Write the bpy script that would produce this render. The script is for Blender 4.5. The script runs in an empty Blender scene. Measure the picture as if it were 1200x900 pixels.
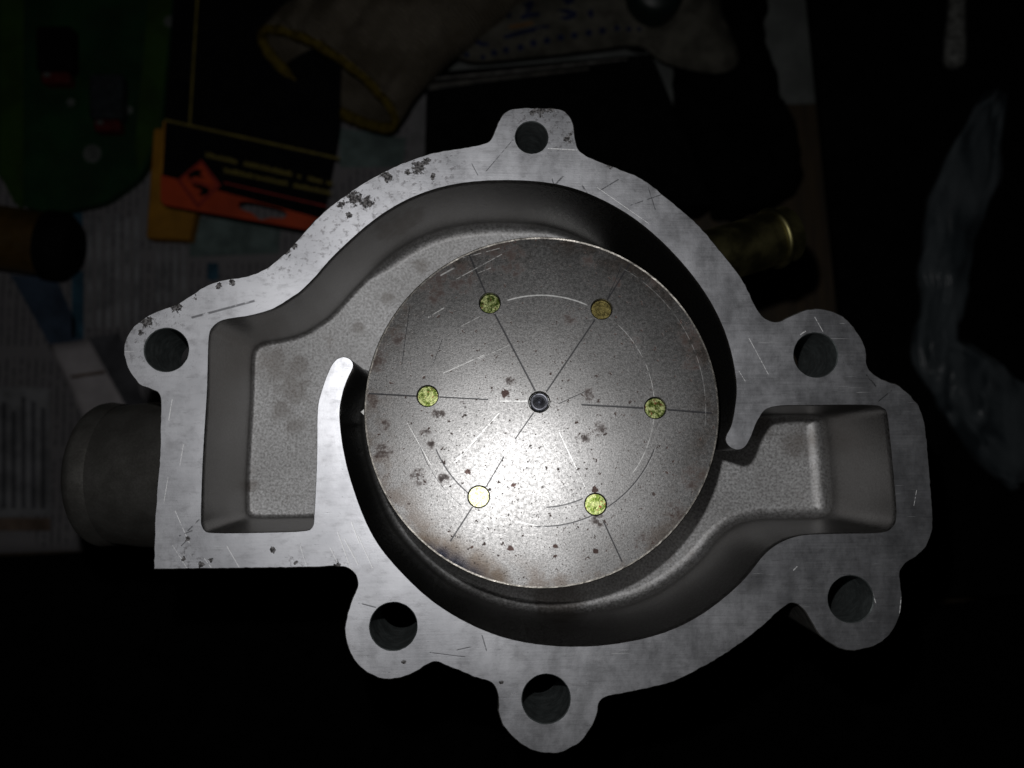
import bpy, bmesh, math, random
from mathutils import Vector, Matrix, noise as mnoise
from mathutils.geometry import delaunay_2d_cdt
from mathutils.kdtree import KDTree
random.seed(7)
scene = bpy.context.scene

# ------------------------------------------------------------------ camera
F = 1040.0                      # focal length in photo pixels (1200 wide)
D = 0.21                        # camera height above the machined face (metres)
TILT = math.atan(80 / F)
NADIR_X = 552                   # photo column straight below the lens
cam_d = bpy.data.cameras.new("Camera")
cam = bpy.data.objects.new("Camera", cam_d)
scene.collection.objects.link(cam)
cam.location = (0, 0, D)
CAM_ROT = Matrix.Rotation(-math.atan((600 - NADIR_X) / F), 3, 'Y') @ Matrix.Rotation(TILT, 3, 'X')
cam.rotation_euler = CAM_ROT.to_euler()
cam_d.sensor_width = 36
cam_d.lens = 36 * F / 1200
cam_d.clip_start = 0.005
cam_d.clip_end = 20
cam_d.dof.use_dof = True
cam_d.dof.focus_distance = 0.215
cam_d.dof.aperture_fstop = 11
scene.camera = cam
scene.render.resolution_x = 1024
scene.render.resolution_y = 768

# ------------------------------------------------------------------ world: a dark room
world = bpy.data.worlds.new("World")
scene.world = world
world.use_nodes = True
world.node_tree.nodes["Background"].inputs[0].default_value = (0.8, 0.95, 1, 1)
world.node_tree.nodes["Background"].inputs[1].default_value = 0.0012

# ------------------------------------------------------------------ the phone's flash beside the lens
fl = bpy.data.lights.new("flash", 'POINT')
fl.energy = 0.80
fl.color = (1.0, 0.995, 0.995)
fl.shadow_soft_size = 0.0022
flash = bpy.data.objects.new("flash", fl)
flash.location = (-0.010, 0.025, D + 0.001)
scene.collection.objects.link(flash)

scene.cycles.max_bounces = 1        # hard flash, hardly any fill

# ------------------------------------------------------------------ exposure
vs = scene.view_settings
vs.view_transform = 'Standard'
vs.look = 'None'
vs.exposure = 0
vs.gamma = 1

# ================================================================== helpers
CF = CAM_ROT @ Vector((0, 0, -1))
CU = CAM_ROT @ Vector((0, 1, 0))
CR = CAM_ROT @ Vector((1, 0, 0))
CP = Vector((0, 0, D))


def ray(px, py):
    return CF * F + CR * (px - 600) + CU * (450 - py)


def P(px, py, z=0.0):
    """point of the level plane at height z seen at photo pixel (px, py)"""
    r = ray(px, py)
    return CP + r * ((z - D) / r.z)


def P_plane(px, py, pt, n):
    r = ray(px, py)
    return CP + r * ((pt - CP).dot(n) / r.dot(n))


def catmull(pts, closed=True, step=0.0006):
    n = len(pts)
    out = []
    rng = range(n if closed else n - 1)
    for i in rng:
        p0 = pts[(i - 1) % n] if closed or i > 0 else pts[i]
        p1, p2 = pts[i], pts[(i + 1) % n]
        p3 = pts[(i + 2) % n] if closed or i + 2 < n else p2
        k = max(1, int((p2 - p1).length / (step / 2)))
        for j in range(k):
            t = j / k
            out.append(0.5 * ((2 * p1) + (p2 - p0) * t + (2 * p0 - 5 * p1 + 4 * p2 - p3) * t * t
                              + (3 * p1 - p0 - 3 * p2 + p3) * t * t * t))
    if not closed:
        out.append(pts[-1])
        return out
    # uniform resample
    L = [0.0]
    for i in range(len(out)):
        L.append(L[-1] + (out[(i + 1) % len(out)] - out[i]).length)
    m = int(L[-1] / step)
    res, j = [], 0
    for i in range(m):
        s = L[-1] * i / m
        while L[j + 1] < s:
            j += 1
        t = (s - L[j]) / max(1e-12, L[j + 1] - L[j])
        res.append(out[j].lerp(out[(j + 1) % len(out)], t))
    return res


def area2(pts):
    return sum(pts[i].x * pts[(i + 1) % len(pts)].y - pts[(i + 1) % len(pts)].x * pts[i].y for i in range(len(pts)))


def ccw(pts):
    return pts if area2(pts) > 0 else pts[::-1]


def normals_in(pts):
    """left-hand normals: inward for a counter-clockwise loop"""
    n = len(pts)
    out = []
    for i in range(n):
        t = pts[(i + 1) % n] - pts[i - 1]
        out.append(Vector((-t.y, t.x, 0)).normalized())
    return out


def offset_loop(pts, dist, step=0.0002, lam=0.2):
    """evolve a loop inward by per-vertex distances without folding at tight corners"""
    pts = [p.copy() for p in pts]
    n = len(pts)
    if not hasattr(dist, '__len__'):
        dist = [dist] * n
    k = max(1, int(math.ceil(max(abs(d) for d in dist) / step)))
    for _ in range(k):
        nr = normals_in(pts)
        pts = [pts[i] + nr[i] * (dist[i] / k) for i in range(n)]
        pts = [pts[i] * (1 - lam) + (pts[i - 1] + pts[(i + 1) % n]) * (lam / 2) for i in range(n)]
    return pts


def circle(c, r, n=48, ph=0.0):
    return [Vector((c[0] + r * math.cos(ph + 2 * math.pi * i / n), c[1] + r * math.sin(ph + 2 * math.pi * i / n), 0)) for i in range(n)]


def jag(pts, amp, freq, seed=0.0):
    nr = normals_in(pts)
    return [p + nr[i] * (amp * mnoise.noise(Vector((p.x * freq, p.y * freq, seed)))) for i, p in enumerate(pts)]


def add_loop(bm, pts, z=None):
    return [bm.verts.new((p.x, p.y, p.z if z is None else z)) for p in pts]


def bridge(bm, a, b, slot=0):
    n = len(a)
    for i in range(n):
        j = (i + 1) % n
        f = bm.faces.new((a[i], a[j], b[j], b[i]))
        f.material_index = slot


def fill(bm, loops, up=True, slot=0, smooth=False, grid=0.0, extra=()):
    """constrained triangulation of an outline with holes (all loops lie in one level plane);
    grid > 0 also scatters inner vertices that far apart (metres)"""
    vs_, ed = [], []
    for lp in loops:
        s0 = len(vs_)
        vs_ += lp
        ed += [(s0 + i, s0 + (i + 1) % len(lp)) for i in range(len(lp))]
    co = [Vector((v.co.x * 1000, v.co.y * 1000)) for v in vs_]
    z = vs_[0].co.z
    if grid:
        kd = KDTree(len(co))
        for i, c in enumerate(co):
            kd.insert((c.x, c.y, 0), i)
        kd.balance()
        g = grid * 1000
        x0, x1 = min(c.x for c in co), max(c.x for c in co)
        y0, y1 = min(c.y for c in co), max(c.y for c in co)
        for j in range(int((y1 - y0) / (g * 0.866))):
            for i in range(int((x1 - x0) / g)):
                q = Vector((x0 + (i + 0.5 * (j % 2) + random.uniform(0.1, 0.4)) * g, y0 + (j + 0.5) * g * 0.866))
                if kd.find((q.x, q.y, 0))[2] > 0.6 * g:
                    co.append(q)
    co += [Vector(e) for e in extra]
    nv, ne, nf, ov, oe, of = delaunay_2d_cdt(co, ed, [], 0, 1e-6)
    cons = {tuple(sorted(e)) for e, src in zip(ne, oe) if src}
    by_edge = {}
    for k, t in enumerate(nf):
        for i in range(3):
            by_edge.setdefault(tuple(sorted((t[i], t[(i + 1) % 3]))), []).append(k)
    side = [None] * len(nf)
    todo = []
    for e, ks in by_edge.items():
        if len(ks) == 1 and side[ks[0]] is None:
            side[ks[0]] = e in cons
            todo.append(ks[0])
    while todo:
        k = todo.pop()
        t = nf[k]
        for i in range(3):
            e = tuple(sorted((t[i], t[(i + 1) % 3])))
            for q in by_edge[e]:
                if side[q] is None:
                    side[q] = side[k] != (e in cons)
                    todo.append(q)
    mp = {}

    def vert(i):
        if i not in mp:
            src = [q for q in ov[i] if q < len(vs_)]
            mp[i] = vs_[src[0]] if src else bm.verts.new((nv[i].x / 1000, nv[i].y / 1000, z))
        return mp[i]
    fs = []
    for t, ins in zip(nf, side):
        if not ins:
            continue
        t = [vert(i) for i in t]
        if len(set(t)) < 3:
            continue
        try:
            f = bm.faces.new(t)
        except ValueError:
            continue
        f.normal_update()
        if (f.normal.z > 0) != up:
            f.normal_flip()
        f.material_index = slot
        f.smooth = smooth
        fs.append(f)
    return fs


def line_points(items):
    """vertices along each (x0, y0, x1, y1, halfwidth) stroke, in mm"""
    out = []
    for x0, y0, x1, y1, w in items:
        L = math.hypot(x1 - x0, y1 - y0)
        tx, ty = (x1 - x0) / L, (y1 - y0) / L
        k = max(3, int(L / 0.30))
        for i in range(k + 1):
            t = L * i / k
            for q in (-2, -1, 0, 1, 2):
                out.append((x0 + tx * t - ty * q * w, y0 + ty * t + tx * q * w))
    return out


def soft_lines(bm, name, items):
    """vertex attribute: 1 on the axis of each stroke, 0 two halfwidths away"""
    lay_ = bm.verts.layers.float.get(name) or bm.verts.layers.float.new(name)
    for v in bm.verts:
        k = 0.0
        vx, vy = v.co.x * 1000, v.co.y * 1000
        for x0, y0, x1, y1, w in items:
            if min(x0, x1) - 1 < vx < max(x0, x1) + 1 and min(y0, y1) - 1 < vy < max(y0, y1) + 1:
                L = math.hypot(x1 - x0, y1 - y0)
                t = ((vx - x0) * (x1 - x0) + (vy - y0) * (y1 - y0)) / L
                d = abs((vx - x0) * (y1 - y0) - (vy - y0) * (x1 - x0)) / L
                if -0.02 <= t <= L + 0.02:
                    k = max(k, 1 - d / (2 * w))
        v[lay_] = max(v[lay_], k)


def soft_marks(bm, name, items):
    """vertex attribute: 1 at the centre of each (x, y, r) mark, 0.5 on its outline, 0 at two radii"""
    lay_ = bm.verts.layers.float.get(name) or bm.verts.layers.float.new(name)
    for v in bm.verts:
        k = 0.0
        for x, y, r in items:
            dx, dy = v.co.x * 1000 - x, v.co.y * 1000 - y
            if abs(dx) < 2 * r and abs(dy) < 2 * r:
                k = max(k, 1 - math.hypot(dx, dy) / (2 * r))
        v[lay_] = max(0.0, k)


def obj(name, bm, mats, parent=None, smooth=False, loc=None, recalc=False, angle=None):
    if recalc:
        bmesh.ops.recalc_face_normals(bm, faces=bm.faces)
    me = bpy.data.meshes.new(name)
    bm.to_mesh(me)
    bm.free()
    for m in (mats if isinstance(mats, (list, tuple)) else [mats]):
        me.materials.append(m)
    if smooth:
        for p in me.polygons:
            p.use_smooth = True
    if angle is not None:
        me.set_sharp_from_angle(angle=math.radians(angle))
    o = bpy.data.objects.new(name, me)
    scene.collection.objects.link(o)
    if parent is not None:
        o.parent = parent
        o.matrix_parent_inverse = Matrix.Identity(4)
        base = parent_world(parent)
        o.matrix_basis = base.inverted() @ (loc if loc is not None else Matrix.Identity(4))
    elif loc is not None:
        o.matrix_basis = loc
    return o


def parent_world(o):
    m = o.matrix_basis.copy()
    while o.parent:
        o = o.parent
        m = o.matrix_basis @ m
    return m


def empty(name, loc):
    o = bpy.data.objects.new(name, None)
    o.empty_display_size = 0.01
    o.location = loc
    scene.collection.objects.link(o)
    o.matrix_basis = Matrix.Translation(loc)
    return o


def tag(o, label=None, cat=None, group=None, kind=None):
    if label: o["label"] = label
    if cat: o["category"] = cat
    if group: o["group"] = group
    if kind: o["kind"] = kind
    return o


def prism(name, outer, holes, z0, z1, mats, parent=None, bevel=0.0, drop=None):
    """flat plate with a chamfered top edge; outer/holes are xy loops"""
    bm = bmesh.new()
    outer = ccw(outer)
    holes = [ccw(h) for h in holes]
    tops, sides = [], []
    b = bevel
    for k, lp in enumerate([outer] + holes):
        ins = [p + n * (b if k == 0 else -b) for p, n in zip(lp, normals_in(lp))] if b else lp
        t = add_loop(bm, ins, z1)
        s = add_loop(bm, lp, z1 - b) if b else t
        d = add_loop(bm, lp, z0)
        if k == 0:
            if b: bridge(bm, s, t)
            bridge(bm, d, s)
        else:
            if b: bridge(bm, t, s)
            bridge(bm, s, d)
        tops.append(t); sides.append(d)
    fill(bm, tops, True)
    fill(bm, sides, False)
    return obj(name, bm, mats, parent)


def lathe(profile, mat4, n=48, close=True):
    """profile: list of (radius, height) ; axis = local +Z moved by mat4"""
    bm = bmesh.new()
    rings = []
    for r, h in profile:
        if r < 1e-7:
            rings.append([bm.verts.new(mat4 @ Vector((0, 0, h)))])
        else:
            rings.append([bm.verts.new(mat4 @ Vector((r * math.cos(2 * math.pi * i / n), r * math.sin(2 * math.pi * i / n), h))) for i in range(n)])
    for a, b in zip(rings, rings[1:]):
        for i in range(n):
            j = (i + 1) % n
            if len(a) == 1 and len(b) == 1:
                continue
            if len(a) == 1:
                bm.faces.new((a[0], b[i], b[j]))
            elif len(b) == 1:
                bm.faces.new((a[i], a[j], b[0]))
            else:
                bm.faces.new((a[i], a[j], b[j], b[i]))
    return bm


def axis_matrix(origin, direction):
    return Matrix.Translation(origin) @ direction.normalized().to_track_quat('Z', 'Y').to_matrix().to_4x4()


# ================================================================== node helper
class NT:
    def __init__(self, name):
        self.mat = bpy.data.materials.new(name)
        self.mat.use_nodes = True
        self.t = self.mat.node_tree
        self.bsdf = self.t.nodes["Principled BSDF"]
        self.out = self.t.nodes["Material Output"]
        tc = self.t.nodes.new("ShaderNodeTexCoord")
        s = self.t.nodes.new("ShaderNodeVectorMath")
        s.operation = 'SCALE'
        s.inputs[3].default_value = 1000.0            # object space in millimetres
        self.t.links.new(tc.outputs["Object"], s.inputs[0])
        self.co = s.outputs[0]

    def put(self, sock, v):
        if isinstance(v, bpy.types.NodeSocket):
            self.t.links.new(v, sock)
        elif isinstance(v, (tuple, list, Vector)):
            v = tuple(v)
            if len(v) == 3 and len(sock.default_value) == 4:
                v = v + (1.0,)
            sock.default_value = v
        else:
            sock.default_value = v

    def m(self, op, a, b=0.0, c=0.0, clamp=False):
        n = self.t.nodes.new("ShaderNodeMath")
        n.operation = op
        n.use_clamp = clamp
        for s, v in zip(n.inputs, (a, b, c)):
            self.put(s, v)
        return n.outputs[0]

    def vm(self, op, a, b=(0, 0, 0)):
        n = self.t.nodes.new("ShaderNodeVectorMath")
        n.operation = op
        self.put(n.inputs[0], a)
        if op == 'SCALE':
            self.put(n.inputs[3], b)
        else:
            self.put(n.inputs[1], b)
        return n.outputs["Value"] if op in ('DISTANCE', 'LENGTH', 'DOT_PRODUCT') else n.outputs[0]

    def noise(self, scale=1.0, detail=3.0, rough=0.5, vec=None, color=False, dist=0.0):
        n = self.t.nodes.new("ShaderNodeTexNoise")
        self.put(n.inputs["Vector"], self.co if vec is None else vec)
        n.inputs["Scale"].default_value = scale
        n.inputs["Detail"].default_value = detail
        n.inputs["Roughness"].default_value = rough
        n.inputs["Distortion"].default_value = dist
        return n.outputs["Color"] if color else n.outputs[0]

    def vor(self, scale=1.0, vec=None, rand=1.0):
        n = self.t.nodes.new("ShaderNodeTexVoronoi")
        self.put(n.inputs["Vector"], self.co if vec is None else vec)
        n.inputs["Scale"].default_value = scale
        n.inputs["Randomness"].default_value = rand
        return n.outputs["Distance"], n.outputs["Color"]

    def mapping(self, loc=(0, 0, 0), rot=(0, 0, 0), scl=(1, 1, 1), vec=None, typ='POINT'):
        n = self.t.nodes.new("ShaderNodeMapping")
        n.vector_type = typ
        self.put(n.inputs[0], self.co if vec is None else vec)
        n.inputs[1].default_value = loc
        n.inputs[2].default_value = rot
        n.inputs[3].default_value = scl
        return n.outputs[0]

    def mr(self, v, a, b, c=0.0, d=1.0, smooth=True):
        n = self.t.nodes.new("ShaderNodeMapRange")
        n.interpolation_type = 'SMOOTHSTEP' if smooth else 'LINEAR'
        self.put(n.inputs[0], v)
        for i, x in enumerate((a, b, c, d)):
            self.put(n.inputs[i + 1], x)
        return n.outputs[0]

    def mix(self, fac, a, b):
        n = self.t.nodes.new("ShaderNodeMix")
        n.data_type = 'RGBA'
        self.put(n.inputs[0], fac)
        self.put(n.inputs[6], a)
        self.put(n.inputs[7], b)
        return n.outputs[2]

    def sep(self, v):
        n = self.t.nodes.new("ShaderNodeSeparateXYZ")
        self.put(n.inputs[0], v)
        return n.outputs

    def attr(self, name):
        n = self.t.nodes.new("ShaderNodeAttribute")
        n.attribute_name = name
        return n.outputs["Fac"]

    def bump(self, h, strength=0.3, dist=0.1, normal=None):
        n = self.t.nodes.new("ShaderNodeBump")
        n.inputs["Strength"].default_value = strength
        n.inputs["Distance"].default_value = dist / 1000.0
        self.put(n.inputs["Height"], h)
        if normal is not None:
            self.put(n.inputs["Normal"], normal)
        return n.outputs[0]

    def warp(self, scale, amp, detail=3.0, vec=None):
        c = self.noise(scale, detail, 0.6, vec=vec, color=True)
        c = self.vm('SUBTRACT', c, (0.5, 0.5, 0.5))
        c = self.vm('SCALE', c, amp)
        return self.vm('ADD', self.co if vec is None else vec, c)

    def blobs(self, items, vec, soft=0.5):
        """union of soft round marks; items = (x, y, r) in mm"""
        acc = None
        for (x, y, r) in items:
            d = self.vm('DISTANCE', vec, (x, y, 0))
            k = self.mr(d, r * (1 - soft), r * (1 + soft * 0.3), 1.0, 0.0)
            acc = k if acc is None else self.m('MAXIMUM', acc, k)
        return acc

    def segs(self, items, vec, soft=0.6):
        """union of thin strokes; items = (x0, y0, x1, y1, halfwidth) in mm"""
        acc = None
        for (x0, y0, x1, y1, w) in items:
            a = math.atan2(y1 - y0, x1 - x0)
            L = math.hypot(x1 - x0, y1 - y0)
            p = self.mapping(loc=((x0 + x1) / 2, (y0 + y1) / 2, 0), rot=(0, 0, a), vec=vec, typ='TEXTURE')
            s = self.sep(p)
            ky = self.mr(self.m('ABSOLUTE', s[1]), w * (1 - soft), w * (1 + soft), 1.0, 0.0)
            kx = self.mr(self.m('ABSOLUTE', s[0]), L / 2 * 0.86, L / 2 * 1.04, 1.0, 0.0)
            k = self.m('MULTIPLY', ky, kx)
            acc = k if acc is None else self.m('MAXIMUM', acc, k)
        return acc

    def flat(self):
        """xy of the object space with z dropped"""
        return self.vm('MULTIPLY', self.co, (1, 1, 0))

    def set(self, **kw):
        names = dict(color="Base Color", rough="Roughness", metal="Metallic", normal="Normal", aniso="Anisotropic",
                     anirot="Anisotropic Rotation", spec="Specular IOR Level", alpha="Alpha", trans="Transmission Weight", coat="Coat Weight",
                     sheen="Sheen Weight", ior="IOR", coatr="Coat Roughness")
        for k, v in kw.items():
            self.put(self.bsdf.inputs[names[k]], v)
        return self.mat


def mm(px, py, z=0.0):
    p = P(px, py, z)
    return p.x * 1000, p.y * 1000


def pxr(r, z=0.0):
    return r * (D - z) / F * 1000


# ================================================================== materials
PITS = [(633, 129, 8), (645, 127, 6), (624, 132, 4), (665, 163, 5), (669, 158, 3), (655, 150, 2.5), (455, 208, 6), (449, 204, 4), (490, 196, 8),
           (500, 189, 5), (478, 201, 4), (508, 207, 4), (415, 232, 9), (430, 237, 8), (400, 240, 5), (409, 252, 4), (344, 287, 5),
           (335, 294, 6), (172, 377, 7), (207, 360, 7), (256, 335, 4), (272, 331, 4), (166, 390, 4), (215, 655, 3), (236, 662, 4),
           (247, 656, 3), (320, 645, 4), (347, 660, 3), (395, 663, 4), (715, 196, 4), (228, 348, 3), (220, 632, 3), (473, 775, 3), (587, 800, 3)]
BAND = [(490, 197, 40), (430, 232, 48), (370, 272, 40), (330, 300, 25), (175, 385, 30), (640, 140, 36), (222, 655, 14), (345, 660, 12), (395, 660, 12)]

BRIGHT = [(396, 624, 412, 668, .8), (404, 632, 420, 662, .9), (412, 612, 421, 636, .7), (420, 628, 436, 664, .6), (386, 640, 400, 668, .5),
                 (198, 492, 202, 468, .7), (215, 522, 211, 545, .6), (203, 640, 222, 670, .5), (206, 600, 222, 636, .5), (266, 640, 280, 664, .5),
                 (878, 397, 900, 438, .6), (955, 372, 964, 388, .6), (866, 435, 874, 448, .5), (938, 392, 944, 388, 1.0), (1022, 692, 1026, 706, .8),
                 (930, 668, 934, 664, .9), (1056, 700, 1054, 720, .7), (1074, 575, 1071, 592, .5), (642, 174, 676, 176, .9), (700, 220, 760, 262, .5),
                 (192, 590, 197, 560, .5), (240, 655, 250, 668, .4), (352, 640, 358, 660, .4)]
DARK = [(570, 200, 600, 165, .5), (553, 192, 560, 205, .5), (652, 215, 660, 206, .9), (683, 218, 689, 228, .9), (647, 209, 649, 216, .6),
               (705, 222, 725, 210, .6), (740, 240, 775, 228, .5), (760, 220, 768, 245, .5), (425, 708, 440, 712, .7), (565, 745, 570, 762, .6),
               (535, 762, 553, 758, .6), (210, 628, 225, 622, .6), (220, 622, 232, 610, .6), (212, 640, 224, 628, .5), (225, 372, 300, 352, 1.2),
               (1030, 470, 1048, 455, .5), (1016, 440, 1026, 452, .8), (545, 770, 505, 765, .5)]


def mat_flange():
    N = NT("machined_aluminium")
    fl = N.flat()
    pn = N.noise(1.1, 4, 0.65)
    pits = N.mr(N.m('ADD', N.attr("pits"), N.m('MULTIPLY', N.m('SUBTRACT', pn, 0.5), 1.5)), 0.50, 0.60)
    pits = N.m('MULTIPLY', pits, N.mr(N.attr("pits"), 0.02, 0.2))
    band = N.mr(N.attr("band"), 0.1, 0.6)
    grit = N.mr(N.noise(0.75, 5, 0.65), 0.51, 0.66)
    mottled = N.m('MULTIPLY', grit, band)
    # lapping marks
    a1 = N.mapping(rot=(0, 0, math.radians(4)), scl=(0.05, 2.6, 1))
    b1 = N.noise(1.0, 4, 0.7, vec=a1)
    a2 = N.mapping(rot=(0, 0, math.radians(64)), scl=(0.06, 2.2, 1))
    b2 = N.noise(1.0, 4, 0.7, vec=a2)
    a3 = N.mapping(rot=(0, 0, math.radians(-28)), scl=(0.07, 2.0, 1))
    b3 = N.noise(1.0, 3, 0.7, vec=a3)
    sel = N.mr(N.noise(0.022, 1, 0.4), 0.42, 0.58)
    br = N.m('ADD', N.m('MULTIPLY', b1, N.m('SUBTRACT', 1.0, sel)), N.m('MULTIPLY', b2, sel))
    br = N.m('ADD', N.m('MULTIPLY', br, 0.7), N.m('MULTIPLY', b3, 0.3))
    # fine random scratches
    s1 = N.noise(1.0, 2, 0.5, vec=N.mapping(rot=(0, 0, math.radians(61)), scl=(0.10, 3.2, 1), loc=(3, 7, 0)))
    s2 = N.noise(1.0, 2, 0.5, vec=N.mapping(rot=(0, 0, math.radians(-42)), scl=(0.12, 3.0, 1), loc=(13, 2, 0)))
    scr = N.m('MAXIMUM', N.mr(s1, 0.70, 0.75), N.m('MULTIPLY', N.mr(s2, 0.71, 0.75), 0.8))
    scr = N.m('MULTIPLY', scr, N.mr(N.noise(0.06, 2), 0.45, 0.6, 0.0, 0.55))
    dk = N.noise(1.0, 2, 0.5, vec=N.mapping(rot=(0, 0, math.radians(35)), scl=(0.14, 3.4, 1), loc=(31, 5, 0)))
    dks = N.m('MULTIPLY', N.mr(dk, 0.70, 0.75), N.mr(N.noise(0.05, 2, vec=N.mapping(loc=(40, 0, 0))), 0.48, 0.6))
    bs = N.mr(N.attr("bright"), 0.3, 0.7)
    bs = N.m('MULTIPLY', bs, N.mr(N.noise(1.6, 3), 0.3, 0.55))
    scr = N.m('MAXIMUM', scr, bs)
    dl = N.m('MULTIPLY', N.mr(N.attr("dark"), 0.2, 0.7), N.mr(N.noise(0.7, 3), 0.35, 0.5))
    dks = N.m('MAXIMUM', dks, dl)
    cloud = N.noise(0.045, 4, 0.6)
    col = N.mix(N.mr(cloud, 0.3, 0.7), (0.56, 0.565, 0.595), (0.77, 0.775, 0.81))
    speck = N.mr(N.noise(2.6, 2, 0.6), 0.66, 0.74)
    col = N.mix(N.m('MULTIPLY', speck, 0.4), col, (0.25, 0.25, 0.25))
    col = N.mix(N.m('MULTIPLY', N.mr(N.noise(0.11, 5, 0.65, vec=N.mapping(loc=(9, 60, 0))), 0.56, 0.72), 0.45), col, (0.36, 0.355, 0.37))
    streak = N.noise(1.0, 5, 0.72, vec=N.mapping(rot=(0, 0, math.radians(-12)), scl=(0.22, 0.5, 1), loc=(17, 3, 0)))
    col = N.mix(N.m('MULTIPLY', N.mr(streak, 0.48, 0.75), 0.55), col, (0.34, 0.34, 0.355))
    pep = N.mr(N.noise(1.25, 4, 0.7, vec=N.mapping(loc=(3, 77, 0))), 0.62, 0.72)
    col = N.mix(N.m('MULTIPLY', pep, 0.45), col, (0.16, 0.155, 0.16))
    col = N.mix(N.m('MULTIPLY', dks, 0.75), col, (0.1, 0.1, 0.11))
    col = N.mix(N.m('MULTIPLY', mottled, 0.7), col, (0.24, 0.23, 0.24))
    col = N.mix(scr, col, (0.95, 0.95, 0.95))
    col = N.mix(pits, col, N.mix(N.mr(N.noise(1.7, 3, 0.6), 0.4, 0.62), (0.03, 0.028, 0.028), (0.22, 0.21, 0.21)))
    met = N.m('SUBTRACT', 0.96, N.m('MULTIPLY', N.m('MAXIMUM', pits, scr), 0.7), clamp=True)
    ro = N.mr(br, 0.3, 0.7, 0.41, 0.47, smooth=False)
    ro = N.m('ADD', ro, N.mr(N.noise(0.16, 6, 0.7, vec=N.mapping(loc=(70, 20, 0), scl=(1, 0.6, 1))), 0.3, 0.7, -0.05, 0.05))
    ro = N.m('ADD', ro, N.mr(N.m('ADD', N.sep(fl)[0], N.m('MULTIPLY', N.noise(0.03, 3), 60)), -60, 110, 0.06, -0.06))
    ro = N.m('ADD', ro, N.m('MULTIPLY', pits, 0.3), clamp=True)
    h = N.m('ADD', N.m('MULTIPLY', br, 0.55), N.m('MULTIPLY', N.noise(2.6, 3, 0.7), 0.5))
    h = N.m('SUBTRACT', h, N.m('MULTIPLY', N.m('MAXIMUM', pits, N.m('MULTIPLY', mottled, 0.25)), 2.0))
    h = N.m('SUBTRACT', h, N.m('MULTIPLY', N.m('MAXIMUM', scr, dks), 0.4))
    return N.set(color=col, metal=met, rough=ro, normal=N.bump(h, 0.5, 0.03))


STAIN = [(655, 708, 26), (640, 700, 16), (668, 702, 18), (470, 262, 13), (452, 271, 12), (490, 252, 9), (478, 258, 12), (320, 425, 22), (345, 455, 20), (330, 480, 14), (345, 500, 12), (297, 570, 7), (494, 312, 9),
          (455, 350, 8), (420, 385, 9), (890, 500, 14), (935, 520, 20), (350, 430, 14)]


def mat_cast():
    """die-cast chamber: sand-blasted grain, water stains; the bored arcs (attribute) are smoother, with shade painted into their colour"""
    N = NT("cast_aluminium")
    bore_shade = N.attr("bore_shade")
    g = N.noise(1.7, 3, 0.8)
    g2 = N.noise(0.7, 4, 0.65)
    cloud = N.noise(0.05, 4, 0.6)
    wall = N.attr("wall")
    col = N.mix(N.mr(cloud, 0.3, 0.7), (0.57, 0.567, 0.57), (0.73, 0.73, 0.738))
    col = N.mix(N.mr(g, 0.36, 0.64), N.mix(0.85, col, (0.13, 0.125, 0.12)), col)
    Z = -0.040
    stain = N.mr(N.m('ADD', N.attr("stain"), N.m('MULTIPLY', N.m('SUBTRACT', N.noise(0.3, 3, 0.5), 0.5), 0.9)), 0.32, 0.80)
    stain = N.m('MULTIPLY', stain, N.mr(N.attr("stain"), 0.0, 0.2))
    col = N.mix(N.m('MULTIPLY', stain, N.m('ADD', 0.4, N.m('MULTIPLY', wall, 0.4))), col, (0.11, 0.085, 0.065))
    col = N.mix(N.m('MULTIPLY', N.mr(N.noise(0.16, 5, 0.7, vec=N.mapping(loc=(20, 0, 0))), 0.58, 0.72), 0.4), col, (0.16, 0.13, 0.11))
    fleck = N.mr(N.noise(0.8, 3, 0.6, vec=N.mapping(loc=(0, 50, 3))), 0.70, 0.75)
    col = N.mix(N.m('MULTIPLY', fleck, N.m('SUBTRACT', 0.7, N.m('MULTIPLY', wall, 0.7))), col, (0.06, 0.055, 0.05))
    col = N.mix(bore_shade, col, (0.10, 0.115, 0.115))  # dark look of the arcs under grazing light, painted into the colour
    ro = N.m('ADD', N.m('ADD', N.mr(g, 0.3, 0.7, 0.48, 0.66), N.m('MULTIPLY', bore_shade, -0.12)), N.m('MULTIPLY', wall, -0.18))
    col = N.mix(N.m('MULTIPLY', wall, 0.6), col, (0.20, 0.185, 0.17))  # walls darkened in the colour for the shade they stand in
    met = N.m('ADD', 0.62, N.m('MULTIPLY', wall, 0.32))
    h = N.m('ADD', g, N.m('MULTIPLY', g2, 0.8))
    n = N.bump(N.m('MULTIPLY', h, N.m('SUBTRACT', 1.0, N.m('MULTIPLY', wall, 0.6))), 0.8, 0.09)
    return N.set(color=col, metal=met, rough=ro, normal=n)


def simple(name, color, rough=0.6, metal=0.0, var=0.25, scale=0.3, bump=0.0, bscale=2.0, bdist=0.1, spec=0.5):
    N = NT(name)
    k = N.noise(scale, 4, 0.6)
    dark = tuple(c * (1 - var) for c in color)
    lite = tuple(min(1, c * (1 + var)) for c in color)
    col = N.mix(N.mr(k, 0.3, 0.7), dark, lite)
    kw = dict(color=col, rough=N.mr(N.noise(scale * 3, 3), 0.3, 0.7, max(0.05, rough - 0.08), min(1, rough + 0.08)), metal=metal, spec=spec)
    if bump:
        kw['normal'] = N.bump(N.noise(bscale, 4, 0.65), bump, bdist)
    return N.set(**kw)


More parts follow.
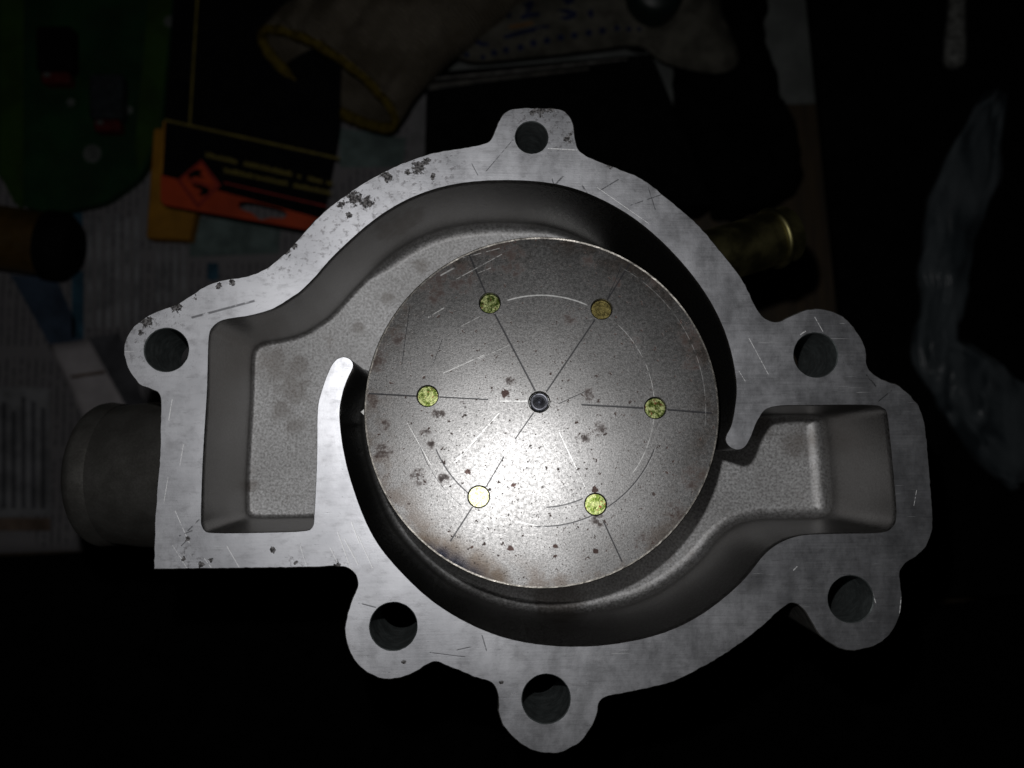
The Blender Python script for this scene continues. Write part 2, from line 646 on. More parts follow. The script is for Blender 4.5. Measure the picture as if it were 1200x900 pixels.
M_FLANGE = mat_flange()
M_CAST = mat_cast()
M_OUT = simple("cast_exterior", (0.15, 0.145, 0.135), 0.5, 0.75, 0.2, 0.15, 0.5, 2.0, 0.1)
M_HOLE = simple("drilled_bore", (0.17, 0.19, 0.19), 0.5, 0.75, 0.2, 0.2, 0.5, 1.2, 0.1)
M_GOLD = simple("yellow_zinc_plating", (0.22, 0.20, 0.09), 0.42, 1.0, 0.06, 0.05, 0.0, 2.0, 0.02)
M_STEEL = simple("bare_steel", (0.45, 0.45, 0.44), 0.4, 1.0, 0.2, 0.5, 0.3, 2.0, 0.05)

# ================================================================== the table
ZT = -0.22
N = NT("dark_wood")
gr = N.noise(1.0, 5, 0.65, vec=N.mapping(scl=(0.25, 0.02, 1)))
M_WOOD = N.set(color=N.mix(N.mr(gr, 0.3, 0.7), (0.015, 0.009, 0.003), (0.038, 0.023, 0.008)), rough=0.6, normal=N.bump(gr, 0.4, 0.2))
bm = bmesh.new()
corner = [(-0.55, -0.45), (0.55, -0.45), (0.55, 0.45), (-0.55, 0.45)]
a = [bm.verts.new((x, y, ZT - 0.03)) for x, y in corner]
b = [bm.verts.new((x, y, ZT)) for x, y in corner]
bridge(bm, a, b); bm.faces.new(b); bm.faces.new(a[::-1])
tag(obj("table_top", bm, M_WOOD), kind="structure")

# ================================================================== water pump
pump = tag(empty("water_pump", Vector((0.006, 0.010, ZT))),
           "open aluminium water pump housing with six bolt ears and steel disc inside", "water pump")

OUTER = [(188, 470), (187.5, 500), (187, 533), (183, 583), (181, 623), (180, 664), (183, 667), (220, 667), (300, 666), (370, 665), (393, 664), (408, 666), (417, 675), (419, 687),
         (412, 703), (405, 727), (405, 750), (417, 777), (440, 793), (460, 796), (483, 790), (503, 778), (513, 776), (527, 782), (560, 795), (575, 800), (583, 813), (585, 840),
         (597, 860), (620, 878), (643, 883), (663, 880), (683, 867), (698, 843), (702, 825), (710, 817), (730, 813), (780, 802), (800, 794), (840, 773), (883, 743), (917, 713),
         (928, 707), (940, 713), (950, 728), (963, 747), (987, 761), (1007, 762), (1033, 753), (1050, 733), (1057, 710), (1056, 687), (1055, 670), (1062, 660), (1077, 650),
         (1087, 638), (1093, 617), (1092, 587), (1088, 533), (1083, 493), (1073, 470), (1053, 452), (1030, 442), (1017, 430), (1015, 410), (1007, 392), (987, 370), (963, 362),
         (943, 363), (923, 372), (907, 377), (890, 366), (871, 329), (846, 296), (817, 262), (783, 233), (750, 208), (700, 188), (681, 178), (675, 167), (672, 145), (665, 133),
         (653, 127), (617, 126), (595, 129), (585, 140), (580, 152), (572, 166), (547, 172), (507, 179), (467, 193), (433, 210), (393, 237), (367, 260), (333, 297), (300, 320),
         (250, 331), (220, 348), (207, 356), (180, 366), (160, 379), (147, 397), (145, 415), (150, 432), (162, 450), (175, 456), (185, 460)]
CAV = [(250, 383), (245, 397), (243, 457), (238, 540), (236, 607), (238, 618), (247, 624), (300, 624), (356, 622), (366, 617), (368, 605), (371, 540), (372, 480), (377, 457),
       (385, 435), (393, 422), (403, 418), (412, 422), (414, 430), (408, 443), (402, 460), (398, 487), (402, 530), (413, 570), (425, 603), (440, 637), (470, 670), (503, 703),
       (547, 730), (587, 747), (620, 754), (663, 758), (713, 756), (780, 742), (820, 722), (850, 700), (875, 675), (895, 650), (915, 635), (940, 627), (980, 625), (1030, 624),
       (1045, 618), (1050, 603), (1047, 560), (1040, 490), (1035, 479), (1020, 475), (960, 475), (905, 477), (889, 491), (880, 512), (873, 524), (864, 527.5), (854, 523), (850, 513),
       (858, 494), (863, 453), (857, 410), (843, 371), (817, 329), (783, 290), (742, 254), (700, 231), (677, 221), (640, 213), (593, 211), (547, 213), (507, 221), (467, 238),
       (433, 261), (393, 298), (370, 324), (353, 341), (343, 348), (320, 362), (293, 370), (263, 375)]
HOLES = [(461, 734, 27.3), (640, 819, 28), (997, 702, 27.5), (956, 416, 27), (195, 410, 25.5), (623, 161, 20)]
BODY = [(226, 362), (300, 352), (345, 335), (385, 285), (430, 243), (500, 208), (590, 194), (690, 206), (770, 250), (830, 310), (870, 380), (885, 448), (1045, 456), (1062, 480),
        (1068, 610), (1050, 640), (945, 643), (900, 682), (850, 730), (780, 762), (660, 776), (560, 757), (508, 722), (440, 662), (375, 643), (230, 643), (219, 620), (224, 470)]

outer = jag(ccw(catmull([P(x, y) for x, y in OUTER])), 0.00022, 900, 1.0)
cav0 = ccw(catmull([P(x, y) for x, y in CAV], step=0.0007))
def photo_px(p):
    v = p - CP
    k = F / v.dot(CF)
    return 600 + v.dot(CR) * k, 450 - v.dot(CU) * k


def smooth(arr, it):
    for _ in range(it):
        arr = [(arr[i - 1] + arr[i] + arr[(i + 1) % len(arr)]) / 3 for i in range(len(arr))]
    return arr


def on_arc(x, y):
    return 1.0 if (398 < x < 560 and 500 < y) or (560 <= x < 860 and y > 690) or (400 < x < 850 and y < 330) or (700 < x < 862 and y < 440) else 0.0


wts = smooth([on_arc(*photo_px(p)) for p in cav0], 12)
for _ in range(70):                                     # fair the long arcs
    cav0 = [p.lerp((cav0[i - 1] + cav0[(i + 1) % len(cav0)]) / 2, 0.7 * wts[i]) for i, p in enumerate(cav0)]
cav = jag(cav0, 0.00006, 1500, 2.0)
body = ccw(catmull([P(x, y) for x, y in BODY], step=0.002))
ZF, ZC = -0.026, -0.040

# --- flange: machined face, ragged edge, six bolt bosses
bm = bmesh.new()
ch = 0.00022
o_top = add_loop(bm, offset_loop(outer, ch), 0)
o_edge = add_loop(bm, outer, -ch)
o_bot = add_loop(bm, offset_loop(outer, 0.0008), ZF)
bridge(bm, o_edge, o_top, 1); bridge(bm, o_bot, o_edge, 1)
c_top = add_loop(bm, offset_loop(cav, -0.00012), 0)
tops, bots = [o_top, c_top], [o_bot]
for hx, hy, hr in HOLES:
    c = P(hx, hy); r = hr * D / F
    t = add_loop(bm, jag(circle(c, r + 0.0001), 0.00008, 1500, hx), 0)
    e = add_loop(bm, circle(c, r - 0.00012), -0.00025)
    d = add_loop(bm, circle(c, r - 0.0002), ZF)
    bridge(bm, t, e, 2); bridge(bm, e, d, 2)
    tops.append(t); bots.append(d)
LB = [mm(a, b) + mm(c, d) + (pxr(w_) * 0.7,) for a, b, c, d, w_ in BRIGHT]
LD = [mm(a, b) + mm(c, d) + (pxr(w_),) for a, b, c, d, w_ in DARK]
fill(bm, tops, True, 0, grid=0.0007, extra=line_points(LB + LD))
b_top = add_loop(bm, body, ZF)
bots.append(b_top)
fill(bm, bots, False, 1)
soft_lines(bm, "bright", LB)
soft_lines(bm, "dark", LD)
soft_marks(bm, "pits", [mm(x, y) + (pxr(r),) for x, y, r in PITS])
soft_marks(bm, "band", [mm(x, y) + (pxr(r),) for x, y, r in BAND])
flange = obj("flange", bm, [M_FLANGE, M_OUT, M_HOLE], pump)
tag(flange, "pale machined flange face with pitted scratched metal")

# --- volute chamber: inner walls, fillet and floor
n = len(cav)
pix = []
bore_shade, draft, fil = [], [], []
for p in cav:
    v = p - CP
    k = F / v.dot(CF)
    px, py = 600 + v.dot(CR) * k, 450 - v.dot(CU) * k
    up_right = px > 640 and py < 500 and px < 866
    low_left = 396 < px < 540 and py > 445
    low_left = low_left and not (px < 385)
    bore_shade.append(1.0 if up_right or low_left else 0.0)
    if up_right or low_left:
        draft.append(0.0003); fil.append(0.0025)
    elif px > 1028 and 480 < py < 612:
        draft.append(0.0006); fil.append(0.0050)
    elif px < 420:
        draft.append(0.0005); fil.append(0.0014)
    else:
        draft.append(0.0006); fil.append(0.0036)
bore_shade, draft, fil = smooth(bore_shade, 60), smooth(draft, 25), smooth(fil, 25)
bm = bmesh.new()
bm.verts.layers.float.new("bore_shade")
bm.verts.layers.float.new("wall")
bm.verts.layers.float.new("stain")
lay = bm.verts.layers.float["bore_shade"]
layw = bm.verts.layers.float["wall"]
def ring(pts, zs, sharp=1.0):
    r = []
    for p, z, b_ in zip(pts, zs, bore_shade):
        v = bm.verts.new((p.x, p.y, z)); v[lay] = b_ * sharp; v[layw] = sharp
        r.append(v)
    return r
cur = offset_loop(cav, -0.00012)
rows = [ring(cur, [0.0] * n)]
nxt = offset_loop(cav0, 0.00003)
rows.append(ring(nxt, [-0.0003] * n))
cur = nxt
for k in range(1, 19):                                  # drafted wall
    cur = offset_loop(cur, [d / 18 for d in draft])
    rows.append(ring(cur, [-0.0003 + (ZC + f + 0.0003) * k / 18 for f in fil]))
prev = 0.0
for k in range(1, 9):                                   # fillet
    a = math.pi / 2 * k / 8
    off = 1 - math.cos(a)
    cur = offset_loop(cur, [f * (off - prev) for f in fil])
    prev = off
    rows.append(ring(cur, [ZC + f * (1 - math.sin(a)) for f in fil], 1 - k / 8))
for a, b in zip(rows, rows[1:]):
    bridge(bm, b, a)
fill(bm, [add_loop(bm, cav0, ZC + 0.00006)], True, grid=0.0012)      # floor, runs into the fillet
bm.verts.ensure_lookup_table()
lays = bm.verts.layers.float["stain"]
for v in bm.verts:
    x, y = photo_px(v.co)
    v[lays] = max([0.0] + [1 - math.hypot(x - sx_, y - sy_) / (2 * r_) for sx_, sy_, r_ in STAIN if abs(x - sx_) < 2 * r_ and abs(y - sy_) < 2 * r_])
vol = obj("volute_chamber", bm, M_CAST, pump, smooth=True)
tag(vol, "grey sand-blasted chamber with water stains below the flange")

# --- outside of the casting
bm = bmesh.new()
s = add_loop(bm, body, ZF)
d = add_loop(bm, offset_loop(body, 0.0012, step=0.0006), -0.044)
e = add_loop(bm, offset_loop(body, 0.0050, step=0.0006), -0.048)
bridge(bm, d, s); bridge(bm, e, d); fill(bm, [e], False)
obj("casting_shell", bm, M_OUT, pump)

# --- bearing nose, shaft and drive hub it stands on
ctr = P(634, 478, -0.03)
Tn = Matrix.Translation((ctr.x, ctr.y, 0))
obj("bearing_nose", lathe([(0.0, -0.047), (0.040, -0.047), (0.036, -0.060), (0.024, -0.075), (0.021, -0.125), (0.019, -0.128), (0, -0.128)], Tn), M_OUT, pump, smooth=True, recalc=True, angle=40)
obj("shaft", lathe([(0, -0.127), (0.008, -0.127), (0.008, -0.205), (0, -0.205)], Tn, 32), M_STEEL, pump, smooth=True, recalc=True, angle=40)
obj("drive_hub", lathe([(0, -0.190), (0.014, -0.190), (0.014, -0.208), (0.036, -0.209), (0.036, -0.2185), (0.0345, ZT + 0.0005), (0, ZT + 0.0005)], Tn), M_STEEL, pump, smooth=True, recalc=True, angle=40)

# --- inlet pipe on the left
e0 = P(181, 556, -0.046)
axd = Vector((-math.cos(math.radians(10)), 0.0, -math.sin(math.radians(10))))
Lp = (P(121, 556, -0.050) - e0).length
R = 0.0198
prof = [(R * 1.05, -0.0235), (R * 1.03, 0.0), (R * 0.99, Lp * 0.5), (R * 0.985, Lp * 0.72), (R, Lp - 0.0075)]
for k in range(9):
    a = math.pi * k / 8
    prof.append((R - 0.0028 + 0.0030 * math.cos(a) + 0.0004, Lp - 0.0035 + 0.0034 * math.sin(a)))
prof += [(R - 0.0052, Lp - 0.012), (R - 0.0052, -0.0235)]
N = NT("cast_pipe_skin")
g = N.noise(2.0, 3, 0.7)
M_PIPE = N.set(color=N.mix(N.mr(N.noise(0.12, 4, 0.6), 0.35, 0.65), (0.17, 0.163, 0.15), (0.24, 0.232, 0.216)), rough=N.mr(g, 0.3, 0.7, 0.40, 0.50), metal=0.85, normal=N.bump(g, 0.4, 0.06))
tag(obj("inlet_pipe", lathe(prof, axis_matrix(e0, axd), 64), M_PIPE, pump, smooth=True, recalc=True, angle=50), "dark cast inlet pipe with rounded rim")

# --- yellow plated hose nipple, upper right
n0, n1 = P(846, 298, -0.040), P(924, 274, -0.046)
Ln = (n1 - n0).length
rn = 0.0081
prof = [(rn, -0.013), (rn, Ln * 0.60)]
for k in range(9):
    a = math.pi * k / 8
    prof.append((rn + 0.0011 * math.sin(a), Ln * 0.76 - 0.0011 * math.cos(a)))
prof += [(rn - 0.0001, Ln * 0.83), (rn + 0.0003, Ln * 0.97), (rn - 0.0008, Ln), (rn - 0.0016, Ln), (rn - 0.0018, Ln * 0.9), (rn - 0.0018, -0.013)]
tag(obj("hose_nipple", lathe(prof, axis_matrix(n0, n1 - n0), 56), M_GOLD, pump, smooth=True, recalc=True, angle=50), "yellow zinc plated hose nipple with raised bead")

# --- impeller disc
dn = Vector((-math.tan(math.radians(3.6)), math.tan(math.radians(5.1)), 1)).normalized()
dp = P(634, 477, -0.0045)
zax = dn
xax = Vector((1, 0, 0)); xax = (xax - zax * xax.dot(zax)).normalized()
yax = zax.cross(xax)
MD = Matrix.Translation(dp) @ Matrix((xax, yax, zax)).transposed().to_4x4()
MDi = MD.inverted()


def dl(px, py):
    """disc-local point under a photo pixel"""
    return MDi @ P_plane(px, py, dp, dn)


def dmm(px, py):
    p = dl(px, py)
    return p.x * 1000, p.y * 1000


DR = 208.8 * (D + 0.0045) / F
PX = (D + 0.0045) / F * 1000                              # mm per photo pixel on the disc
RIV = [(574, 355), (705, 362), (501, 464), (768, 478), (561, 582), (698, 591)]


RUST = [(582, 288, 18), (600, 298, 13), (600, 316, 12), (530, 318, 16), (510, 328, 16), (512, 345, 12), (540, 330, 14), (575, 312, 6), (690, 307, 8), (668, 372, 8), (808, 395, 13),
               (812, 425, 10), (745, 400, 6), (448, 530, 9), (450, 498, 6), (498, 508, 5), (514, 485, 6), (598, 447, 5), (683, 513, 6), (702, 503, 7), (490, 560, 8), (520, 562, 6),
               (690, 462, 6), (455, 345, 20), (475, 330, 14), (440, 420, 14), (700, 608, 7), (750, 635, 7), (812, 560, 12), (795, 600, 10), (465, 395, 10), (438, 470, 8), (770, 330, 9), (720, 330, 7), (505, 520, 5)]


SCRIBE = [(549, 296, 569, 343, 1.1), (580, 368, 627, 457, 1.1), (741, 304, 712, 351, 1.0), (697, 375, 641, 458, 0.9), (432, 461, 488, 464, 1.2), (515, 465, 572, 468, 0.9),
            (682, 474, 754, 478, 1.2), (783, 480, 834, 484, 1.3), (625, 484, 604, 514, 0.7), (590, 536, 570, 570, 0.7), (553, 595, 528, 634, 0.8), (708, 612, 729, 658, 0.9),
            (728, 313, 714, 345, 0.5), (480, 360, 471, 425, 0.5), (518, 398, 508, 425, 0.4), (655, 473, 685, 459, 0.4)]
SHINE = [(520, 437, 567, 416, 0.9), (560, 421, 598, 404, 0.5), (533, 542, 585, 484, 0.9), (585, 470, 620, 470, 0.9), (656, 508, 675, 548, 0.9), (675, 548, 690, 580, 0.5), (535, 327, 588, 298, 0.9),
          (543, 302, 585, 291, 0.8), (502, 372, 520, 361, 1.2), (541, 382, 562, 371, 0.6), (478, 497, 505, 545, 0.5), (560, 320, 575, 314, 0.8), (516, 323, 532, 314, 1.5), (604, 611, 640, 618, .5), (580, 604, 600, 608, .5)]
BIGSPOT = [(592, 461, 5.5), (645.5, 437.5, 2.2), (697, 574, 4.5), (602, 568, 3.2), (548, 553, 4), (598, 642, 4), (651, 640, 3), (698, 646, 3.5), (651, 652, 2.6), (553, 641, 2.2)]


def mat_disc():
    N = NT("scribed_rusty_steel")
    fl = N.flat()
    g = N.noise(2.4, 3, 0.8)
    g2 = N.noise(1.1, 2, 0.6)
    cl = N.noise(0.05, 3, 0.6)
    col = N.mix(N.mr(cl, 0.3, 0.7), (0.178, 0.175, 0.172), (0.248, 0.244, 0.241))
    col = N.mix(N.mr(g, 0.38, 0.62), N.mix(0.55, col, (0.05, 0.05, 0.05)), col)
    # brown patches
    rust = N.mr(N.m('ADD', N.attr("rust"), N.m('MULTIPLY', N.m('SUBTRACT', N.noise(0.45, 4, 0.65), 0.5), 1.3)), 0.24, 0.75)
    rust = N.m('MULTIPLY', rust, N.mr(N.attr("rust"), 0.02, 0.3))
    rust = N.m('MULTIPLY', rust, N.mr(N.noise(0.5, 5, 0.7), 0.40, 0.60))
    rim = N.mr(N.vm('LENGTH', fl), DR * 1000 - 9, DR * 1000 - 0.5)
    rimr = N.m('MULTIPLY', rim, N.mr(N.noise(0.14, 4, 0.65, vec=N.mapping(loc=(11, 4, 0))), 0.42, 0.62))
    col = N.mix(N.m('MULTIPLY', rimr, 0.55), col, (0.075, 0.052, 0.036))
    col = N.mix(N.m('MULTIPLY', rust, 0.7), col, (0.055, 0.024, 0.016))
    # dark specks, two sizes
    sp1 = N.mr(N.noise(0.62, 4, 0.62, vec=N.mapping(loc=(5, 9, 0))), 0.625, 0.69)
    sp2 = N.mr(N.noise(1.5, 3, 0.6, vec=N.mapping(loc=(2, 31, 0))), 0.635, 0.70)
    sp = N.m('MAXIMUM', sp1, N.m('MULTIPLY', sp2, 0.75))
    col = N.mix(N.m('MULTIPLY', sp, 0.85), col, N.mix(N.noise(0.3, 1), (0.02, 0.018, 0.018), (0.12, 0.045, 0.025)))
    big = N.mr(N.m('ADD', N.attr("spot"), N.m('MULTIPLY', N.m('SUBTRACT', N.noise(1.4, 3), 0.5), 0.8)), 0.48, 0.62)
    big = N.m('MULTIPLY', big, N.mr(N.attr("spot"), 0.05, 0.3))
    col = N.mix(big, col, (0.03, 0.02, 0.018))
    # heat tint at the lower-left rim
    wt = N.warp(0.15, 2.5, 2, vec=fl)
    h1 = N.blobs([dmm(x, y) + (r * PX,) for x, y, r in [(500, 640, 26), (525, 654, 30), (555, 670, 28), (580, 682, 20)]], wt, 0.7)
    h2 = N.blobs([dmm(x, y) + (r * PX,) for x, y, r in [(500, 646, 14), (515, 656, 19), (533, 668, 22), (552, 680, 20), (568, 689, 14)]], wt, 0.8)
    col = N.mix(N.m('MULTIPLY', h1, 0.75), col, (0.048, 0.033, 0.020))
    col = N.mix(h2, col, (0.014, 0.016, 0.025))
    # scribed spokes
    wl = N.warp(0.8, 0.25, 2, vec=fl)
    ds = N.mr(N.attr("scribe"), 0.25, 0.65)
    # scribed pitch circles, broken up
    c0 = dmm(634, 474)
    rr = N.vm('DISTANCE', fl, c0 + (0,))
    ang = N.m('ARCTAN2', N.m('SUBTRACT', N.sep(fl)[1], c0[1]), N.m('SUBTRACT', N.sep(fl)[0], c0[0]))

    def arc(radius_px, w_px, a0, a1, gain=1.0, cx=0.0, cy=0.0):
        r_ = rr if not (cx or cy) else N.vm('DISTANCE', fl, (c0[0] + cx * PX, c0[1] + cy * PX, 0))
        k = N.mr(N.m('ABSOLUTE', N.m('SUBTRACT', r_, radius_px * PX)), w_px * PX * 0.4, w_px * PX * 1.5, 1.0, 0.0)
        mid, half = math.radians((a0 + a1) / 2), math.radians((a1 - a0) / 2)
        dlt = N.m('ABSOLUTE', N.m('SUBTRACT', ang, mid))
        q = N.mr(dlt, half * 0.9, half, 1.0, 0.0)
        return N.m('MULTIPLY', N.m('MULTIPLY', k, q), gain)
    brk = N.mr(N.noise(0.5, 3, 0.6), 0.35, 0.55)
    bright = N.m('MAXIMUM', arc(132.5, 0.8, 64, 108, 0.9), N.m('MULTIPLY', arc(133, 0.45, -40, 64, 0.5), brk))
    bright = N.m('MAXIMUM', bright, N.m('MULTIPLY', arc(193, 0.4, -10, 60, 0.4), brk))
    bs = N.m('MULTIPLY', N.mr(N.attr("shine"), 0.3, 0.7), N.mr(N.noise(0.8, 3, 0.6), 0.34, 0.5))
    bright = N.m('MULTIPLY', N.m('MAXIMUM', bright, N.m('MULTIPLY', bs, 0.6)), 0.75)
    dk2 = N.m('MAXIMUM', arc(142, 0.7, -95, -20, 0.8), arc(120, 0.6, -88, -66, 0.8))
    dk2 = N.m('MAXIMUM', dk2, N.m('MAXIMUM', N.m('MULTIPLY', arc(134, 0.7, -158, -128, 0.85), 1.0), N.m('MULTIPLY', arc(150, 0.6, -162, -128, 0.6), brk)))
    ds = N.m('MAXIMUM', ds, dk2)
    col = N.mix(N.m('MULTIPLY', ds, 0.9), col, (0.02, 0.02, 0.025))
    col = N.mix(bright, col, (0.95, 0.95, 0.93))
    met = N.m('SUBTRACT', 0.96, N.m('MULTIPLY', N.m('MAXIMUM', N.m('MAXIMUM', sp, rust), N.m('MAXIMUM', ds, bright)), 0.8), clamp=True)
    ro = N.mr(g2, 0.3, 0.7, 0.305, 0.375)
    ro = N.m('ADD', ro, N.m('MULTIPLY', N.m('MAXIMUM', sp, rust), 0.25), clamp=True)
    ro = N.m('SUBTRACT', ro, N.m('MULTIPLY', h2, 0.12), clamp=True)
    h = N.m('ADD', g, N.m('MULTIPLY', g2, 0.5))
    h = N.m('SUBTRACT', h, N.m('MULTIPLY', N.m('MAXIMUM', sp, ds), 1.2))
    return N.set(color=col, metal=met, rough=ro, normal=N.bump(h, 0.45, 0.025))


M_DISC = mat_disc()
M_RIM = simple("disc_cut_edge", (0.17, 0.16, 0.145), 0.38, 1.0, 0.4, 1.2, 0.4, 2.0, 0.05)
M_RIMSIDE = simple("disc_side", (0.10, 0.10, 0.09), 0.5, 0.8, 0.3, 1.0)
bm = bmesh.new()
NR = 240
# burr: the top edge is rolled up a little by cutting, higher along the top of the picture
outl = circle((0, 0), DR, NR)
def burr(i):
    a = 2 * math.pi * i / NR
    return 0.10 + max(0.0, math.cos(1.5 * max(-math.pi / 3, min(math.pi / 3, (a - math.radians(78) + math.pi) % (2 * math.pi) - math.pi))))
lip_in = [bm.verts.new((p.x * (1 - 0.00055 / DR), p.y * (1 - 0.00055 / DR), 0)) for p in outl]
lip_top = [bm.verts.new((p.x * (1 - 0.00018 / DR), p.y * (1 - 0.00018 / DR), 0.00011 * burr(i) * (0.45 + 0.9 * abs(mnoise.noise(p * 160))) + 0.00003 * mnoise.noise(p * 900))) for i, p in enumerate(outl)]
lip_out = [bm.verts.new((p.x, p.y, -0.0001)) for p in outl]
low = [bm.verts.new((p.x, p.y, -0.002)) for p in outl]
bridge(bm, lip_top, lip_in, 1); bridge(bm, lip_out, lip_top, 1); bridge(bm, low, lip_out, 2)
tops, bots = [lip_in], [low]
for k, (x, y) in enumerate(RIV + [(632, 471)]):
    c = dl(x, y); r = (12.3 if k < 6 else 12.0) * PX / 1000
    t = add_loop(bm, circle(c, r + 0.00022, 40), 0)
    e = add_loop(bm, circle(c, r, 40), -0.00012)
    d = add_loop(bm, circle(c, r, 40), -0.002)
    bridge(bm, t, e, 1); bridge(bm, e, d, 2)
    tops.append(t); bots.append(d)
LS = [dmm(a, b) + dmm(c, d) + (w_ * PX * 0.75,) for a, b, c, d, w_ in SCRIBE]
LW = [dmm(a, b) + dmm(c, d) + (w_ * PX * 0.55,) for a, b, c, d, w_ in SHINE]
fill(bm, tops, True, 0, grid=0.0006, extra=line_points(LS + LW)); fill(bm, bots, False, 2)
soft_lines(bm, "scribe", LS)
soft_lines(bm, "shine", LW)
soft_marks(bm, "spot", [dmm(x, y) + (r * PX,) for x, y, r in BIGSPOT])
soft_marks(bm, "rust", [dmm(x, y) + (r * PX,) for x, y, r in RUST])
disc = obj("impeller_disc", bm, [M_DISC, M_RIM, M_RIMSIDE], pump, loc=MD)
tag(disc, "round steel impeller disc with scribed lines and rust specks")

N = NT("green_gold_chromate")
v, vc = N.vor(0.9, vec=N.warp(0.8, 1.5))
k = N.noise(1.1, 4, 0.7)
col = N.mix(N.mr(k, 0.42, 0.58), (0.08, 0.12, 0.02), (0.31, 0.34, 0.15))
oi = N.t.nodes.new('ShaderNodeObjectInfo')
col = N.mix(N.m('MULTIPLY', oi.outputs['Random'], 0.2), col, (0.13, 0.085, 0.04))
col = N.mix(N.mr(N.noise(0.9, 3, 0.7, vec=N.mapping(loc=(7, 3, 0))), 0.58, 0.66), col, (0.16, 0.06, 0.03))
M_CHR = N.set(color=col, metal=0.97, rough=N.mr(k, 0.35, 0.65, 0.24, 0.38), normal=N.bump(N.noise(1.6, 4, 0.65), 0.8, 0.05))
M_CHR2 = simple("browned_chromate", (0.17, 0.14, 0.05), 0.36, 0.95, 0.6, 0.8, 0.8, 1.6, 0.05)
M_CHR3 = simple("highlit_chromate", (0.33, 0.325, 0.20), 0.34, 0.95, 0.25, 0.8, 0.8, 1.6, 0.05)  # lower-left rivet: flash highlight painted as a paler base
M_SHAFT_END = simple("dark_shaft_end", (0.24, 0.245, 0.28), 0.38, 0.9, 0.3, 1.0, 0.3, 2.5, 0.04)
for i, (x, y) in enumerate(RIV):
    c = dl(x, y); r = 12.3 * PX / 1000 - 0.00004
    depth = (-0.0013, -0.0013, -0.0007, -0.0008, -0.0006, -0.0007)[i]
    T = Matrix.Translation((c.x, c.y, 0))
    bmr = lathe([(0, depth), (r * 0.5, depth), (r * 0.97, depth), (r, depth - 0.0001), (r, -0.0021), (0, -0.0021)], T, 32)
    o = obj("rivet", bmr, M_CHR2 if i == 1 else M_CHR3 if i == 4 else M_CHR, disc, recalc=True, loc=MD)
c = dl(632, 471); r = 12 * PX / 1000 - 0.00015
prof = [(0, -0.0011), (r * 0.10, -0.0009), (r * 0.2, -0.00055), (r * 0.28, -0.00065), (r * 0.36, -0.0005), (r * 0.44, -0.0006), (r * 0.52, -0.0005), (r * 0.6, -0.00058), (r * 0.7, -0.0005),
        (r * 0.8, -0.00055), (r * 0.9, -0.0005), (r, -0.0008), (r, -0.0021), (0, -0.0021)]
obj("shaft_end", lathe(prof, Matrix.Translation((c.x, c.y, 0)), 36), M_SHAFT_END, disc, recalc=True, loc=MD)

# --- impeller blades and hub under the disc
obj("impeller_hub", lathe([(0, -0.0021), (0.012, -0.0021), (0.013, -0.036), (0, -0.036)], Matrix.Identity(4), 32), M_STEEL, pump, loc=MD, recalc=True, smooth=True, angle=40)
bm0 = bmesh.new()
rows = []
for k in range(13):
    t = k / 12
    rad = 0.012 + (DR - 0.0012 - 0.012) * t
    a = -0.75 * t
    p = Vector((rad * math.cos(a), rad * math.sin(a), 0))
    tn = Vector((math.cos(a - 0.9 * t), math.sin(a - 0.9 * t), 0)); nn = Vector((-tn.y, tn.x, 0)) * 0.0009
    zb = -0.0105 - 0.012 * (1 - t)
    rows.append([bm0.verts.new(q) for q in (p + nn + Vector((0, 0, -0.0022)), p - nn + Vector((0, 0, -0.0022)), p - nn + Vector((0, 0, zb)), p + nn + Vector((0, 0, zb)))])
for a_, b_ in zip(rows, rows[1:]):
    for i in range(4):
        bm0.faces.new((a_[i], a_[(i + 1) % 4], b_[(i + 1) % 4], b_[i]))
bm0.faces.new(rows[0]); bm0.faces.new(rows[-1][::-1])
blade = None
for i in range(6):
    Rz = Matrix.Rotation(math.radians(180 + 43 + 60 * i), 4, 'Z')
    if blade is None:
        blade = obj("impeller_blade", bm0, M_STEEL, pump, loc=MD @ Rz @ Matrix.Diagonal((1.04, 1.04, 1, 1)), recalc=True)
    else:
        o = blade.copy(); scene.collection.objects.link(o)
        o.parent = pump; o.matrix_parent_inverse = Matrix.Identity(4)
        o.matrix_basis = parent_world(pump).inverted() @ MD @ Rz

#BACKGROUND
# ================================================================== things lying around the pump
def poly(pts, z):
    return [P(x, y, z) for x, y in pts]


def rounded(pts, r, k=5):
    """round the corners of an xy polygon by radius r"""
    out = []
    n_ = len(pts)
    for i in range(n_):
        p, a_, b_ = pts[i], pts[i - 1], pts[(i + 1) % n_]
        da, db = (a_ - p), (b_ - p)
        q = min(r, da.length * 0.45, db.length * 0.45)
        s0, s1 = p + da.normalized() * q, p + db.normalized() * q
        for j in range(k + 1):
            t = j / k
            out.append(s0 * (1 - t) ** 2 + p * 2 * t * (1 - t) + s1 * t * t)
    return out


def patch(name, pts_px, z, mat, parent, zf=None):
    """printed patch: a flat sheet a hair above what it is printed on"""
    bm = bmesh.new()
    vs2 = []
    for x, y in pts_px:
        p = P(x, y, z)
        if zf:
            for _ in range(3):
                p = P(x, y, zf(p) + 0.0005)
        vs2.append(bm.verts.new(p))
    f = bm.faces.new(vs2)
    f.normal_update()
    if f.normal.z < 0:
        f.normal_flip()
    return obj(name, bm, mat, parent)


def rect_px(x0, y0, x1, y1):
    return [(x0, y0), (x1, y0), (x1, y1), (x0, y1)]


